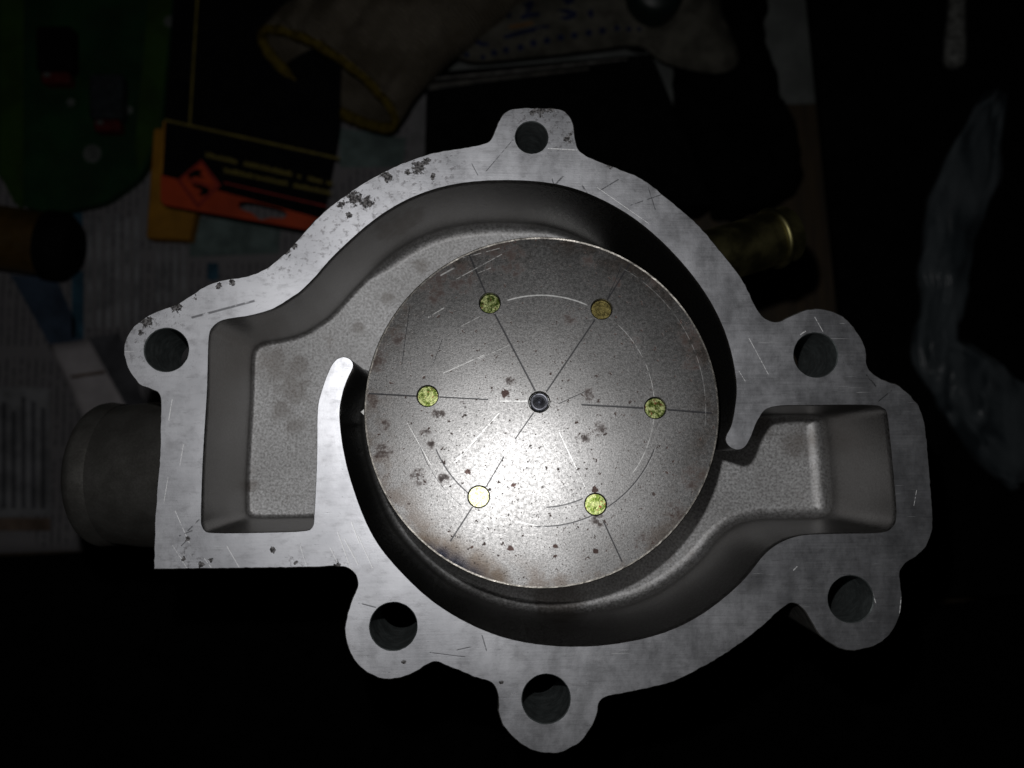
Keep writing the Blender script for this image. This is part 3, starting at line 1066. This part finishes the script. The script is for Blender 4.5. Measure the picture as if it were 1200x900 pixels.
def pillow(name, outline, z0, h, soft, grid, mat, parent=None, wr=0.0, wf=60.0, seed=0.0):
    """soft sheet: flat below, domed and wrinkled above; returns object and its height function"""
    outline = ccw(outline)
    seg = [(outline[i], outline[(i + 1) % len(outline)]) for i in range(len(outline))]

    def zf(p):
        d_ = 1e9
        for a_, b_ in seg:
            ab = b_ - a_
            t = max(0, min(1, ((p.x - a_.x) * ab.x + (p.y - a_.y) * ab.y) / (ab.x ** 2 + ab.y ** 2)))
            d_ = min(d_, math.hypot(p.x - a_.x - ab.x * t, p.y - a_.y - ab.y * t))
        k = 1 - math.exp(-d_ / soft)
        w = mnoise.fractal(Vector((p.x * wf, p.y * wf * 0.6, seed)), 0.8, 2.0, 3) * wr * k
        return z0 + h * k + w + 0.0005
    bm = bmesh.new()
    lo = add_loop(bm, outline, z0)
    up = add_loop(bm, outline, z0 + 0.0005)
    bridge(bm, lo, up)
    fill(bm, [lo], False)
    fill(bm, [up], True, grid=grid)
    keep = set(lo) | set(up)
    for v in bm.verts:
        if v not in keep:
            v.co.z = zf(v.co)
    return obj(name, bm, mat, parent, smooth=True), zf


def ellipse_tube(rows, n_=40, cap=True):
    """rows: (centre, side vector, up vector); returns bmesh"""
    bm = bmesh.new()
    rs = []
    for c_, u, v in rows:
        rs.append([bm.verts.new(c_ + u * math.cos(2 * math.pi * i / n_) + v * math.sin(2 * math.pi * i / n_)) for i in range(n_)])
    for a_, b_ in zip(rs, rs[1:]):
        bridge(bm, a_, b_)
    return bm, rs


# ---------------- newspaper
N = NT("newsprint")
sx = N.sep(N.warp(0.05, 1.0, 1))
ln = N.m('FRACT', N.m('MULTIPLY', sx[0], 1 / 3.4))
line = N.mr(N.m('ABSOLUTE', N.m('SUBTRACT', ln, 0.5)), 0.16, 0.26, 1.0, 0.0)
word = N.mr(N.noise(1.0, 2, 0.6, vec=N.mapping(scl=(0.29, 0.55, 1))), 0.40, 0.50)
colm = N.m('FRACT', N.m('MULTIPLY', sx[1], 1 / 47.0))
gut = N.m('MULTIPLY', N.mr(colm, 0.05, 0.08), N.mr(colm, 0.93, 0.96, 1.0, 0.0))
blk = N.mr(N.noise(0.018, 1, 0.4, vec=N.mapping(loc=(3, 5, 0))), 0.40, 0.44)
ink = N.m('MULTIPLY', N.m('MULTIPLY', line, word), N.m('MULTIPLY', gut, blk))
pap = N.mix(N.noise(0.03, 3), (0.105, 0.099, 0.103), (0.145, 0.138, 0.142))
M_NEWS = N.set(color=N.mix(N.m('MULTIPLY', ink, 0.75), pap, (0.05, 0.05, 0.055)), rough=0.85, spec=0.1, normal=N.bump(N.noise(0.06, 3), 0.4, 1.5))
M_NEWSB = simple("newsprint_blank", (0.29, 0.27, 0.275), 0.85, 0, 0.15, 0.05, spec=0.1)
def ink_mat(name, c): return simple(name, c, 0.8, 0, 0.35, 0.08, spec=0.1)
M_BLUE = ink_mat("blue_print", (0.026, 0.038, 0.058))
M_CYAN = ink_mat("cyan_print", (0.022, 0.055, 0.08))
M_PHOTO = ink_mat("printed_photo_ink", (0.075, 0.10, 0.095))
M_DKPH = ink_mat("dark_print_shade", (0.05, 0.05, 0.055))
M_BRN = ink_mat("brown_print", (0.09, 0.065, 0.05))
M_GREYTXT = ink_mat("grey_text_block", (0.13, 0.13, 0.135))

ZN = ZT + 0.0012
news = tag(empty("newspaper", P(180, 300, ZT)), "crumpled newspaper page with columns of print lying under the packaging on the left", "newspaper")
def page(name, quad, z, mat, parent, amp=0.0012, nx=50, ny=50, freq=14, seed=0.0):
    c = [P(x, y, z) for x, y in quad]
    bm = bmesh.new()
    g = [[None] * (nx + 1) for _ in range(ny + 1)]
    for j in range(ny + 1):
        for i in range(nx + 1):
            u, v = i / nx, j / ny
            p = c[0] * (1 - u) * (1 - v) + c[1] * u * (1 - v) + c[2] * u * v + c[3] * (1 - u) * v
            p.z += amp * (0.5 + 0.5 * mnoise.noise(Vector((p.x * freq, p.y * freq, seed))))
            g[j][i] = bm.verts.new(p)
    for j in range(ny):
        for i in range(nx):
            bm.faces.new((g[j + 1][i], g[j + 1][i + 1], g[j][i + 1], g[j][i]))
    o = obj(name, bm, mat, parent, smooth=True)
    md = o.modifiers.new("thickness", 'SOLIDIFY'); md.thickness = 0.0003; md.offset = -1
    return o
page("page", [(-160, -60), (512, -60), (512, 630), (-160, 654)], ZN, M_NEWS, news)
ZP = ZN + 0.0018
patch("photo_shade_patch", [(222, 254), (330, 262), (326, 297), (222, 301)], ZP, M_PHOTO, news)
patch("text_block", [(-20, 452), (58, 455), (60, 603), (-20, 606)], ZP, M_GREYTXT, news)
for k in range(5):
    x = 2 + 11.5 * k
    patch("text_column", rect_px(x, 462 + random.uniform(0, 20), x + 5, 596), ZP + 0.0004, M_DKPH, news)
patch("printed_bar", rect_px(-20, 607, 59, 622), ZP, M_BRN, news)
patch("printed_bar", rect_px(83, 243, 97, 272), ZP, M_CYAN, news)
patch("printed_bar", rect_px(84, 318, 98, 396), ZP, M_CYAN, news)
patch("photo_shade_patch", [(12, 322), (66, 326), (98, 398), (58, 404)], ZP, M_BLUE, news)
patch("photo_shade_patch", [(398, 150), (476, 162), (472, 196), (398, 196)], ZP, M_PHOTO, news)
patch("photo_shade_patch", [(104, 396), (140, 390), (172, 480), (152, 482)], ZP, M_DKPH, news)  # painted shadow along the right edge of the raised paper strip
patch("printed_bar", rect_px(243, 308, 256, 328), ZP, M_CYAN, news)
for k in range(6):
    x = 102 + 11 * k
    patch("text_column", rect_px(x, 252 + random.uniform(-8, 8), x + 6, 384), ZP, M_GREYTXT, news)
for k in range(4):
    x = 183 + 10 * k
    patch("text_column", rect_px(x, 288, x + 5, 356), ZP, M_GREYTXT, news)

flap = tag(empty("paper_strip", P(105, 440, ZT)), "pale folded strip of paper pointing at the top of the inlet pipe", "paper")
bm = bmesh.new()
q0 = [P(56, 404, ZP + 0.001), P(104, 398, ZP + 0.001), P(156, 492, ZP + 0.012), P(102, 500, ZP + 0.009)]
rows_ = []
for j in range(9):
    t = j / 8
    rows_.append([bm.verts.new(q0[0].lerp(q0[3], t).lerp(q0[1].lerp(q0[2], t), u / 6) + Vector((0, 0, 0.0015 * math.sin(u / 6 * math.pi) * math.sin(t * 5)))) for u in range(7)])
for a_, b_ in zip(rows_, rows_[1:]):
    for u in range(6):
        bm.faces.new((b_[u], b_[u + 1], a_[u + 1], a_[u]))
fo = obj("sheet", bm, M_NEWSB, flap, smooth=True)
md = fo.modifiers.new("thickness", 'SOLIDIFY'); md.thickness = 0.0003
patch("fold_mark", [(82, 440), (122, 434), (124, 437), (84, 443)], ZP + 0.0105, M_BRN, flap)

M_SHEET = simple("grey_paper", (0.085, 0.09, 0.086), 0.85, 0, 0.2, 0.06, spec=0.1)
sh = tag(empty("paper_sheet", P(740, 40, ZT)), "plain greyish paper sheet showing in gaps between the black things at the top", "paper")
page("sheet", [(514, -60), (975, -60), (962, 122), (514, 132)], ZN + 0.0002, M_SHEET, sh, nx=30, ny=16, seed=4)
M_STRIP = simple("white_card", (0.11, 0.108, 0.11), 0.8, 0, 0.15, 0.1, spec=0.1)
tag(prism("card_strip", poly([(484, 96), (503, 96), (508, 192), (478, 196)], ZT + 0.006), [], ZT + 0.003, ZT + 0.006, M_STRIP), "narrow pale card strip standing out between glove and black box", "card")

# ---------------- green blister card
zg = ZT + 0.010
M_GREEN = simple("green_card", (0.004, 0.023, 0.0065), 0.6, 0, 0.35, 0.04, spec=0.15)
M_GREEN2 = simple("green_card_stripe", (0.012, 0.032, 0.004), 0.6, 0, 0.3, 0.05, spec=0.15)
M_RED = simple("red_plastic", (0.045, 0.004, 0.004), 0.45, 0, 0.3, 0.3, spec=0.3)
M_BLK = simple("black_card", (0.0025, 0.0025, 0.003), 0.8, 0, 0.3, 0.1, spec=0.05)
M_BLKP = simple("black_plastic", (0.0025, 0.0025, 0.0025), 0.8, 0, 0.3, 0.1, spec=0.04)
M_PALE = simple("pale_mark_glint", (0.055, 0.06, 0.055), 0.6, 0, 0.3, 0.2, spec=0.2)
M_DKGREY = simple("dark_grey_part", (0.010, 0.013, 0.015), 0.5, 0, 0.4, 0.2, spec=0.3)
green = tag(empty("blister_card", P(100, 110, ZT)), "green blister card with two small red and black parts, upper left corner", "packaging")
prism("card", rounded(poly([(-60, -60), (210, -60), (203, 30), (190, 150), (166, 206), (122, 238), (62, 250), (24, 242), (-8, 196), (-60, 180)], zg), 0.006), [], ZT + 0.004, zg, M_GREEN, green, 0.0004)
patch("stripe", [(178, -40), (205, -40), (188, 146), (163, 202), (158, 170)], zg + 0.0004, M_GREEN2, green)
patch("stripe", [(0, -40), (28, -40), (27, 246), (16, 236), (0, 205)], zg + 0.0004, M_GREEN2, green)
for (x0, y0, x1, y1, dark_) in [(42, 30, 84, 82, True), (104, 86, 143, 138, False)]:
    prism("sealed_part", rounded(poly(rect_px(x0, y0, x1, y1), zg + 0.008), 0.002), [], zg + 0.0005, zg + 0.008, M_BLKP if dark_ else M_DKGREY, green, 0.0008)
    xs = (x0 + x1) / 2
    prism("red_base", rounded(poly(rect_px(x0 + 5, y1 + 1, x1 - 3, y1 + 15), zg + 0.007), 0.002), [], zg + 0.0005, zg + 0.007, M_RED, green, 0.0008)
    patch("bright_mark", rect_px(x0 + 9, y1 + 3, x0 + 17, y1 + 8), zg + 0.0076, M_PALE, green)
patch("pale_panel", rect_px(118, 90, 140, 128), zg + 0.0086, M_DKGREY, green)
for (x, y, r) in [(108, 180, 11), (83, 120, 5), (151, 129, 5), (199, 25, 7)]:  # a whitish dot; the small ones are flash glints painted pale
    pts_ = [(x + r * math.cos(2 * math.pi * i / 18), y + r * math.sin(2 * math.pi * i / 18)) for i in range(18)]
    patch("round_mark", pts_, zg + 0.0009, M_PALE, green)

# ---------------- yellow box and black and orange package
zy = ZT + 0.012
M_YEL = simple("yellow_card", (0.20, 0.092, 0.006), 0.6, 0, 0.25, 0.06, spec=0.2)
tag(prism("yellow_box", rounded(poly([(180, 150), (250, 150), (222, 281), (171, 279)], zy), 0.0015), [], ZT + 0.0045, zy, M_YEL, None, 0.0006), "yellow cardboard edge peeking out below the black and orange package", "box")

zk = ZT + 0.026
M_ORA = simple("orange_print", (0.26, 0.030, 0.006), 0.6, 0, 0.2, 0.06, spec=0.2)
M_YLINE = simple("yellow_line_print", (0.10, 0.08, 0.015), 0.6, 0, 0.2, 0.2, spec=0.2)
M_DRED = simple("dark_red_print", (0.17, 0.016, 0.010), 0.6, 0, 0.2, 0.2, spec=0.2)
pk = tag(empty("tool_package", P(295, 130, ZT)), "black retail package with orange bottom band, diamond emblem and yellow print", "package")


def along(a_, b_, t):
    return (a_[0] + (b_[0] - a_[0]) * t, a_[1] + (b_[1] - a_[1]) * t)


slot = []
cx, cy, ux, uy = 308, 246, 0.976, 0.218
for k in range(28):
    a_ = 2 * math.pi * k / 28
    lx, ly = 29 * math.copysign(abs(math.cos(a_)) ** 0.6, math.cos(a_)), 6.5 * math.copysign(abs(math.sin(a_)) ** 0.8, math.sin(a_))
    if abs(lx) < 8 and ly > 0:
        ly += 6
    slot.append((cx + ux * lx - uy * ly, cy + uy * lx + ux * ly))
card_px = [(207, -70), (404, -70), (398, 150), (374, 274), (187, 240), (190, 200)]
prism("card", rounded(poly(card_px, zk), 0.004), [poly(slot, zk)], zk - 0.0012, zk, M_BLK, pk, 0.0002)
bm = bmesh.new()
lo = add_loop(bm, ccw(poly([(188.5, 205), (377, 257), (371.5, 271.5), (215, 244.5), (192, 240), (188.3, 234)], zk)), zk + 0.0003)
hl = add_loop(bm, ccw(poly(slot, zk)), zk + 0.0003)
fill(bm, [lo, hl], True)
obj("orange_band", bm, M_ORA, pk)
prism("contents", rounded(poly([(240, -70), (396, -70), (390, 110), (250, 100)], zk - 0.02), 0.006), [], ZT + 0.0065, zk - 0.0015, M_BLKP, pk, 0.001)
patch("border_line", [(193, 139), (398, 184.5), (398, 187.5), (193, 142)], zk + 0.0003, M_YLINE, pk)
patch("border_line", [(233.5, -60), (236, -60), (223.5, 146), (221, 146)], zk + 0.0003, M_YLINE, pk)
patch("border_line", [(191, 142), (194, 142), (190.5, 204), (188, 204)], zk + 0.0004, M_YEL, pk)
patch("border_line", [(262, 213), (383, 241), (383, 243), (262, 215)], zk + 0.0003, M_DRED, pk)
# two lines of small print, too blurred to read
for (a_, b_, words) in [((241, 180), (390, 214), [(0, .25), (.30, .68), (.72, .75), (.80, .92), (.95, 1.0)]), ((262, 198), (388, 225), [(0, .28), (.30, .60), (.65, 1.0)])]:
    bm = bmesh.new()
    for w0, w1 in words:
        t = w0
        while t < w1 - 0.004:
            dt = random.uniform(0.012, 0.022)
            p0, p1 = along(a_, b_, t), along(a_, b_, min(w1, t + dt * 0.8))
            hgt = random.choice((4.5, 4.5, 6.0))
            f = bm.faces.new([bm.verts.new(P(x, y, zk + 0.0003)) for x, y in ((p0[0], p0[1] + 4), (p1[0], p1[1] + 4), (p1[0], p1[1] + 4 - hgt), (p0[0], p0[1] + 4 - hgt))])
            t += dt
    obj("text_line", bm, M_YLINE, pk)
dia = patch("diamond_emblem", [(236, 187), (259, 217), (232, 245), (207, 211)], zk + 0.0005, M_DRED, pk)
patch("diamond_panel", [(236, 192), (253, 217), (232, 238), (212, 211)], zk + 0.0008, M_ORA, dia)
patch("emblem_stroke", [(220, 204), (230, 198), (238, 200), (234, 204), (240, 209), (228, 207), (222, 210)], zk + 0.0011, M_BLK, dia)
patch("emblem_stroke", [(224, 214), (236, 217), (246, 221), (243, 228), (233, 230), (236, 223), (226, 218)], zk + 0.0011, M_BLK, dia)
patch("emblem_stroke", [(216, 211), (226, 210), (244, 216), (250, 217), (243, 219), (226, 213)], zk + 0.0010, M_DRED, dia)

# ---------------- yellow tube with black cap
zt2 = ZT + 0.022
t0, t1 = P(-70, 268, zt2), P(88, 291, zt2)
ax = (t1 - t0); Lt = ax.length
rt = 0.0145
tube = tag(empty("capped_tube", P(20, 282, ZT)), "dark yellow tube with a black cap at the left edge", "tube")
M_TUBE = simple("ochre_plastic", (0.045, 0.025, 0.004), 0.5, 0, 0.3, 0.08, spec=0.3)
Lb = Lt * 0.80
obj("body", lathe([(0, 0), (rt, 0), (rt, Lb), (rt - 0.001, Lb + 0.001), (0, Lb + 0.001)], axis_matrix(t0, ax), 36), M_TUBE, tube, smooth=True, recalc=True, angle=40)
obj("cap", lathe([(0, Lb), (rt + 0.0012, Lb), (rt + 0.0014, Lb + 0.004), (rt + 0.0008, Lt - 0.004), (rt - 0.003, Lt), (0, Lt + 0.0005)], axis_matrix(t0, ax), 36), M_BLKP, tube, smooth=True, recalc=True, angle=40)

# ---------------- knitted work glove
zg2 = ZT + 0.034
N = NT("knitted_cotton")
wv = N.t.nodes.new("ShaderNodeTexWave"); wv.wave_type = 'BANDS'; wv.bands_direction = 'X'
N.put(wv.inputs["Vector"], N.mapping(rot=(0, 0, math.radians(-50)), vec=N.warp(0.12, 1.2, 2))); wv.inputs["Scale"].default_value = 0.16; wv.inputs["Distortion"].default_value = 1.0
st_ = N.noise(1.2, 3, 0.6)
kn = N.m('ADD', wv.outputs[1], N.m('MULTIPLY', st_, 0.7))
dirt = N.mr(N.noise(0.05, 4, 0.6), 0.35, 0.65)
M_KNIT = N.set(color=N.mix(N.m('MULTIPLY', N.m('SUBTRACT', 1.6, kn), 0.45, clamp=True), N.mix(dirt, (0.10, 0.082, 0.058), (0.185, 0.158, 0.12)), (0.035, 0.032, 0.025)), rough=0.9, spec=0.05,
                normal=N.bump(kn, 1.0, 1.6))
M_HEM = simple("yellow_hem", (0.062, 0.045, 0.006), 0.9, 0, 0.35, 0.3, 0.8, 1.2, 0.6, spec=0.05)
glove = tag(empty("work_glove", P(430, 60, ZT)), "dirty white knitted work glove with yellow hem, cuff opening towards the pump", "glove")
c0_, far_ = P(385, 92, zg2), P(560, -80, zg2)
gax = (far_ - c0_).normalized()
gu = Vector((-gax.y, gax.x, 0))
gu = (P(452, 136, zg2) - P(312, 42, zg2)).normalized()
GL = (far_ - c0_).length
rows_ = []
for k in range(25):
    t = k / 24
    wdt = 0.036 + 0.006 * t - 0.004 * math.sin(t * 3)
    hgt = 0.011 + 0.008 * t
    c_ = c0_ + gax * (GL * t) + Vector((0, 0, 0.004 * math.sin(t * 4)))
    rows_.append((c_, gu * wdt, Vector((0, 0, hgt))))
bm, rs = ellipse_tube(rows_, 72)
for k, r_ in enumerate(rs):
    t = k / 24
    for i, v in enumerate(r_):
        s_ = math.sin(2 * math.pi * i / 72)
        v.co += gax * (0.008 * s_ * (1 - t)) + gu * (0.0025 * mnoise.noise(v.co * 55))
        fold = mnoise.noise(Vector((v.co.dot(gu) * 140, v.co.dot(gax) * 14, 3)))
        v.co.z += 0.0042 * fold * (1 if s_ > 0 else 0.1)
        v.co.z = max(v.co.z, ZT + 0.009)
hem_pts = [v.co.copy() for v in rs[0]]
# palm and fingers beyond the frame
end = rs[-1]
tipc = sum((v.co for v in end), Vector()) / len(end)
r2 = [bm.verts.new(v.co + gax * 0.05) for v in end]; bridge(bm, end, r2)
tip = bm.verts.new(tipc + gax * 0.058)
for i in range(72):
    bm.faces.new((r2[i], r2[(i + 1) % 72], tip))
for q in range(4):
    fc = tipc + gax * 0.045 + gu * (-0.030 + 0.020 * q)
    prof_ = [(0.010, 0), (0.0098, 0.03), (0.009, 0.055), (0.006, 0.064), (0, 0.067)]
    b2 = lathe(prof_, axis_matrix(fc, gax + gu * (-0.12 + 0.08 * q)), 16)
    me_ = bpy.data.meshes.new("finger"); b2.to_mesh(me_); b2.free(); bm.from_mesh(me_); bpy.data.meshes.remove(me_)
cuff = obj("knitted_body", bm, M_KNIT, glove, smooth=True)
md = cuff.modifiers.new("thickness", 'SOLIDIFY'); md.thickness = 0.0016; md.offset = -1
bm = bmesh.new()
rr_ = []
nh = len(hem_pts)
for i in range(nh):
    tg = (hem_pts[(i + 1) % nh] - hem_pts[i - 1]).normalized()
    e1 = tg.cross(gax).normalized(); e2 = tg.cross(e1)
    rad = 0.0021 + 0.0005 * mnoise.noise(hem_pts[i] * 300)
    rr_.append([bm.verts.new(hem_pts[i] + e1 * rad * math.cos(a_ * math.pi / 4) + e2 * rad * 1.3 * math.sin(a_ * math.pi / 4)) for a_ in range(8)])
for i in range(nh):
    bridge(bm, rr_[i], rr_[(i + 1) % nh])
obj("hem", bm, M_HEM, glove, smooth=True, recalc=True)

# ---------------- black box with worn metal trim
zb = ZT + 0.030
M_TRIM = simple("worn_trim", (0.075, 0.072, 0.066), 0.5, 0.2, 0.6, 0.25, spec=0.4)
bx_ = tag(empty("black_box", P(640, 140, ZT)), "black box with a worn shiny double trim along its back edge, above the pump", "box")
prism("body", rounded(poly([(500, 84), (764, 62), (800, 148), (838, 240), (496, 250)], zb), 0.002), [], ZT + 0.0045, zb, M_BLKP, bx_, 0.001)
patch("trim_line", [(505, 91.5), (600, 82), (690, 72.5), (735, 68.5), (735, 70), (690, 75.5), (600, 85.5), (505, 94)], zb + 0.0005, M_TRIM, bx_)
patch("trim_line", [(502, 99), (560, 92), (690, 79.5), (690, 81.5), (560, 97), (502, 106)], zb + 0.0005, simple("worn_trim_dull", (0.035, 0.032, 0.026), 0.6, 0, 0.6, 0.3), bx_)

# ---------------- printed cloth with blue dots
zc = ZT + 0.032
M_CLOTH = simple("white_printed_cotton", (0.052, 0.049, 0.040), 0.9, 0, 0.4, 0.1, 0.6, 1.0, 0.6, spec=0.05)
cloth = tag(empty("printed_cloth", P(660, 30, ZT)), "whitish cloth printed with blue dots and strokes behind the black box", "cloth")
body_, zfc = pillow("fabric", catmull(poly([(518, -40), (522, 20), (530, 58), (552, 71), (620, 66), (690, 58), (748, 52), (775, 70), (815, 82), (850, 84), (868, 66), (850, 20), (820, -45), (680, -60)], zc), True, 0.004), ZT + 0.0305, 0.007, 0.010, 0.003, M_CLOTH, cloth, 0.004, 50)
M_INKB = simple("navy_ink", (0.007, 0.010, 0.030), 0.8, 0, 0.3, 0.2, spec=0.1)
M_INKO = simple("orange_ink", (0.085, 0.045, 0.018), 0.8, 0, 0.3, 0.2, spec=0.1)
for (x, y, r) in [(535, 41, 4.5), (539, 54, 3.6), (547, 64, 3.2), (566, 67, 3.0), (579, 62, 4), (593, 58.5, 3.9), (610, 55.5, 4), (625, 50.5, 4.2), (641, 47.5, 4.2), (657, 44, 4.1), (673, 41.5, 4), (690, 38.5, 4.1), (706, 36, 4.2), (723, 33, 3.6), (737, 34, 3), (749, 34, 2.6), (527, 60, 3), (521, 48, 3)]:
    patch("printed_dot", [(x + r * math.cos(2 * math.pi * i / 12), y + r * math.sin(2 * math.pi * i / 12)) for i in range(12)], zc, M_INKB, cloth, zfc)
for pts_ in ([(552, 40), (557, 40), (561, 47), (567, 50), (573, 50), (572, 54), (563, 54), (556, 50)], [(589, 42), (605, 37), (625, 32), (640, 29), (646, 31), (640, 34), (618, 39), (592, 46)],
             [(593, -6), (599, -6), (599, 21), (593, 21)], [(609, 19), (620, 15), (632, 14), (633, 19), (621, 20), (611, 23)], [(612, 5), (622, 0), (626, 4), (622, 12), (614, 17), (618, 9)],
             [(652, 12), (664, 10), (676, 14), (675, 20), (664, 24), (655, 21), (667, 17)], [(655, -4), (670, -6), (674, 2), (664, 6), (660, 0)], [(688, 14), (694, 10), (696, 18), (692, 22)]):
    patch("printed_stroke", pts_, zc, M_INKB, cloth, zfc)
patch("printed_stroke", [(596, 30), (612, 27), (626, 25), (624, 29), (610, 32), (597, 34)], zc, M_INKO, cloth, zfc)

# ---------------- dark rag, right-hand case, cloth in front
M_RAG = simple("black_rag", (0.002, 0.002, 0.002), 0.95, 0, 0.4, 0.1, 0.5, 0.6, 0.8, spec=0.03)
rag, _ = pillow("black_rag", jag(ccw(catmull(poly([(812, -60), (905, -60), (909, 22), (920, 60), (927, 96), (940, 118), (950, 160), (948, 212), (900, 240), (850, 250), (830, 205), (812, 155), (797, 96), (800, 20)], ZT + 0.02), True, 0.003)), 0.003, 120, 5), ZT + 0.0040, 0.014, 0.006, 0.004, M_RAG, None, 0.006, 40, 9)
tag(rag, "crumpled black rag between the black box and the wood strip", "rag")
case = tag(empty("black_case", P(1100, 250, ZT)), "flat black case filling the right side under the plastic bag", "case")
prism("lid", rounded(poly([(944, -70), (1300, -70), (1300, 700), (1030, 700), (986, 350)], ZT + 0.018), 0.003), [], ZT + 0.011, ZT + 0.018, M_BLKP, case, 0.001)
prism("base", rounded(poly([(948, -70), (1300, -70), (1300, 696), (1034, 696), (990, 350)], ZT + 0.011), 0.003), [], ZT + 0.0005, ZT + 0.0105, M_BLKP, case, 0.0005)
front, _ = pillow("black_cloth", catmull(poly([(-150, 654), (0, 652), (200, 642), (500, 634), (800, 650), (1010, 712), (1300, 715), (1300, 990), (500, 1000), (-150, 990)], ZT + 0.006), True, 0.006), ZT + 0.0042, 0.006, 0.008, 0.008, M_RAG, None, 0.004, 25, 2)
tag(front, "black cloth spread in front of the pump along the bottom edge", "cloth")

# ---------------- clear plastic bag
N = NT("clear_polythene")
wv_ = N.warp(0.05, 9.0, 3)
r1_ = N.m('ABSOLUTE', N.m('SUBTRACT', N.noise(1.0, 1, 0.4, vec=N.mapping(rot=(0, 0, math.radians(20)), scl=(0.06, 0.010, 0.03), vec=wv_)), 0.5))
r2_ = N.m('ABSOLUTE', N.m('SUBTRACT', N.noise(1.0, 1, 0.4, vec=N.mapping(rot=(0, 0, math.radians(-50)), scl=(0.05, 0.010, 0.03), vec=wv_, loc=(7, 3, 1))), 0.5))
crease = N.m('MAXIMUM', N.mr(r1_, 0.0, 0.12, 1.0, 0.0), N.m('MULTIPLY', N.mr(r2_, 0.0, 0.09, 1.0, 0.0), 0.8))
N.set(color=N.mix(crease, (0.07, 0.095, 0.11), (0.17, 0.195, 0.21)), rough=0.3, spec=0.5, normal=N.bump(crease, 0.6, 1.5), alpha=N.mr(crease, 0.0, 1.0, 0.13, 0.30))
M_BAG = N.mat
zbg = ZT + 0.036
cl_ = [(1165, 110, 14), (1146, 175, 20), (1124, 240, 32), (1112, 290, 36), (1104, 345, 30), (1094, 385, 32), (1100, 412, 22), (1124, 440, 34), (1152, 472, 48), (1182, 500, 54), (1220, 530, 60)]
cen = catmull([P(x, y, zbg) for x, y, w in cl_], False, 0.006)
wid = catmull([Vector((w * (D - zbg) / F, 0, 0)) for x, y, w in cl_], False, 0.0008)
nb = 48
rows_ = []
for k in range(nb + 1):
    t = k / nb
    a_ = cen[min(len(cen) - 1, int(t * (len(cen) - 1)))]; b_ = cen[min(len(cen) - 1, int(t * (len(cen) - 1)) + 3)]; z_ = cen[max(0, int(t * (len(cen) - 1)) - 3)]
    tg = (b_ - z_).normalized(); sd = Vector((-tg.y, tg.x, 0))
    i_ = t * (len(cl_) - 1); j_ = min(len(cl_) - 2, int(i_)); w_ = (cl_[j_][2] * (1 - i_ + j_) + cl_[j_ + 1][2] * (i_ - j_)) * (D - zbg) / F
    rows_.append((a_, sd * w_, Vector((0, 0, 0.006 + w_ * 0.18))))
bm, rs = ellipse_tube(rows_, 36)
for r_ in rs:
    for i, v in enumerate(r_):
        k = abs(mnoise.noise(v.co * 40)) * 2 - 0.5
        v.co += Vector((0.003 * k, 0.003 * mnoise.noise(v.co * 60 + Vector((5, 0, 0))), 0.004 * mnoise.noise(Vector((i * 1.3, v.co.y * 30, 1)))))
        v.co.z = max(v.co.z, ZT + 0.0195)
tag(obj("plastic_bag", bm, M_BAG, None, smooth=True), "twisted clear plastic bag lying on the black case at the right", "plastic bag")

# ---------------- grey rod and round dark cap at the top edge
r0, r1 = P(1124, -60, ZT + 0.026), P(1118, 80, ZT + 0.024)
La = (r1 - r0).length
M_ROD = simple("grey_rough_rod", (0.10, 0.10, 0.093), 0.7, 0, 0.5, 0.4, 0.6, 1.0, 0.4, spec=0.2)
tag(obj("metal_rod", lathe([(0, 0), (0.0040, 0), (0.0042, La * 0.6), (0.0050, La * 0.75), (0.0052, La * 0.93), (0.004, La * 0.98), (0.002, La), (0, La)], axis_matrix(r0, r1 - r0), 24), M_ROD, None, smooth=True, recalc=True),
    "rough grey rod end hanging in at the top right", "rod")
cpx = P(772, -20, ZT + 0.05)
N = NT("dark_glass_cap")
M_GLS = N.set(color=N.mix(N.noise(0.2, 2), (0.003, 0.006, 0.005), (0.008, 0.014, 0.012)), rough=0.45, spec=0.3)
prof_ = [(0.012, -0.045), (0.013, -0.010), (0.0125, -0.004), (0.010, -0.001), (0.0, 0.0)]
tag(obj("bottle_cap", lathe([(0, -0.045)] + prof_, Matrix.Translation(cpx), 36), M_GLS, None, smooth=True, recalc=True), "dark round cap with a faint glint above the printed cloth", "cap")
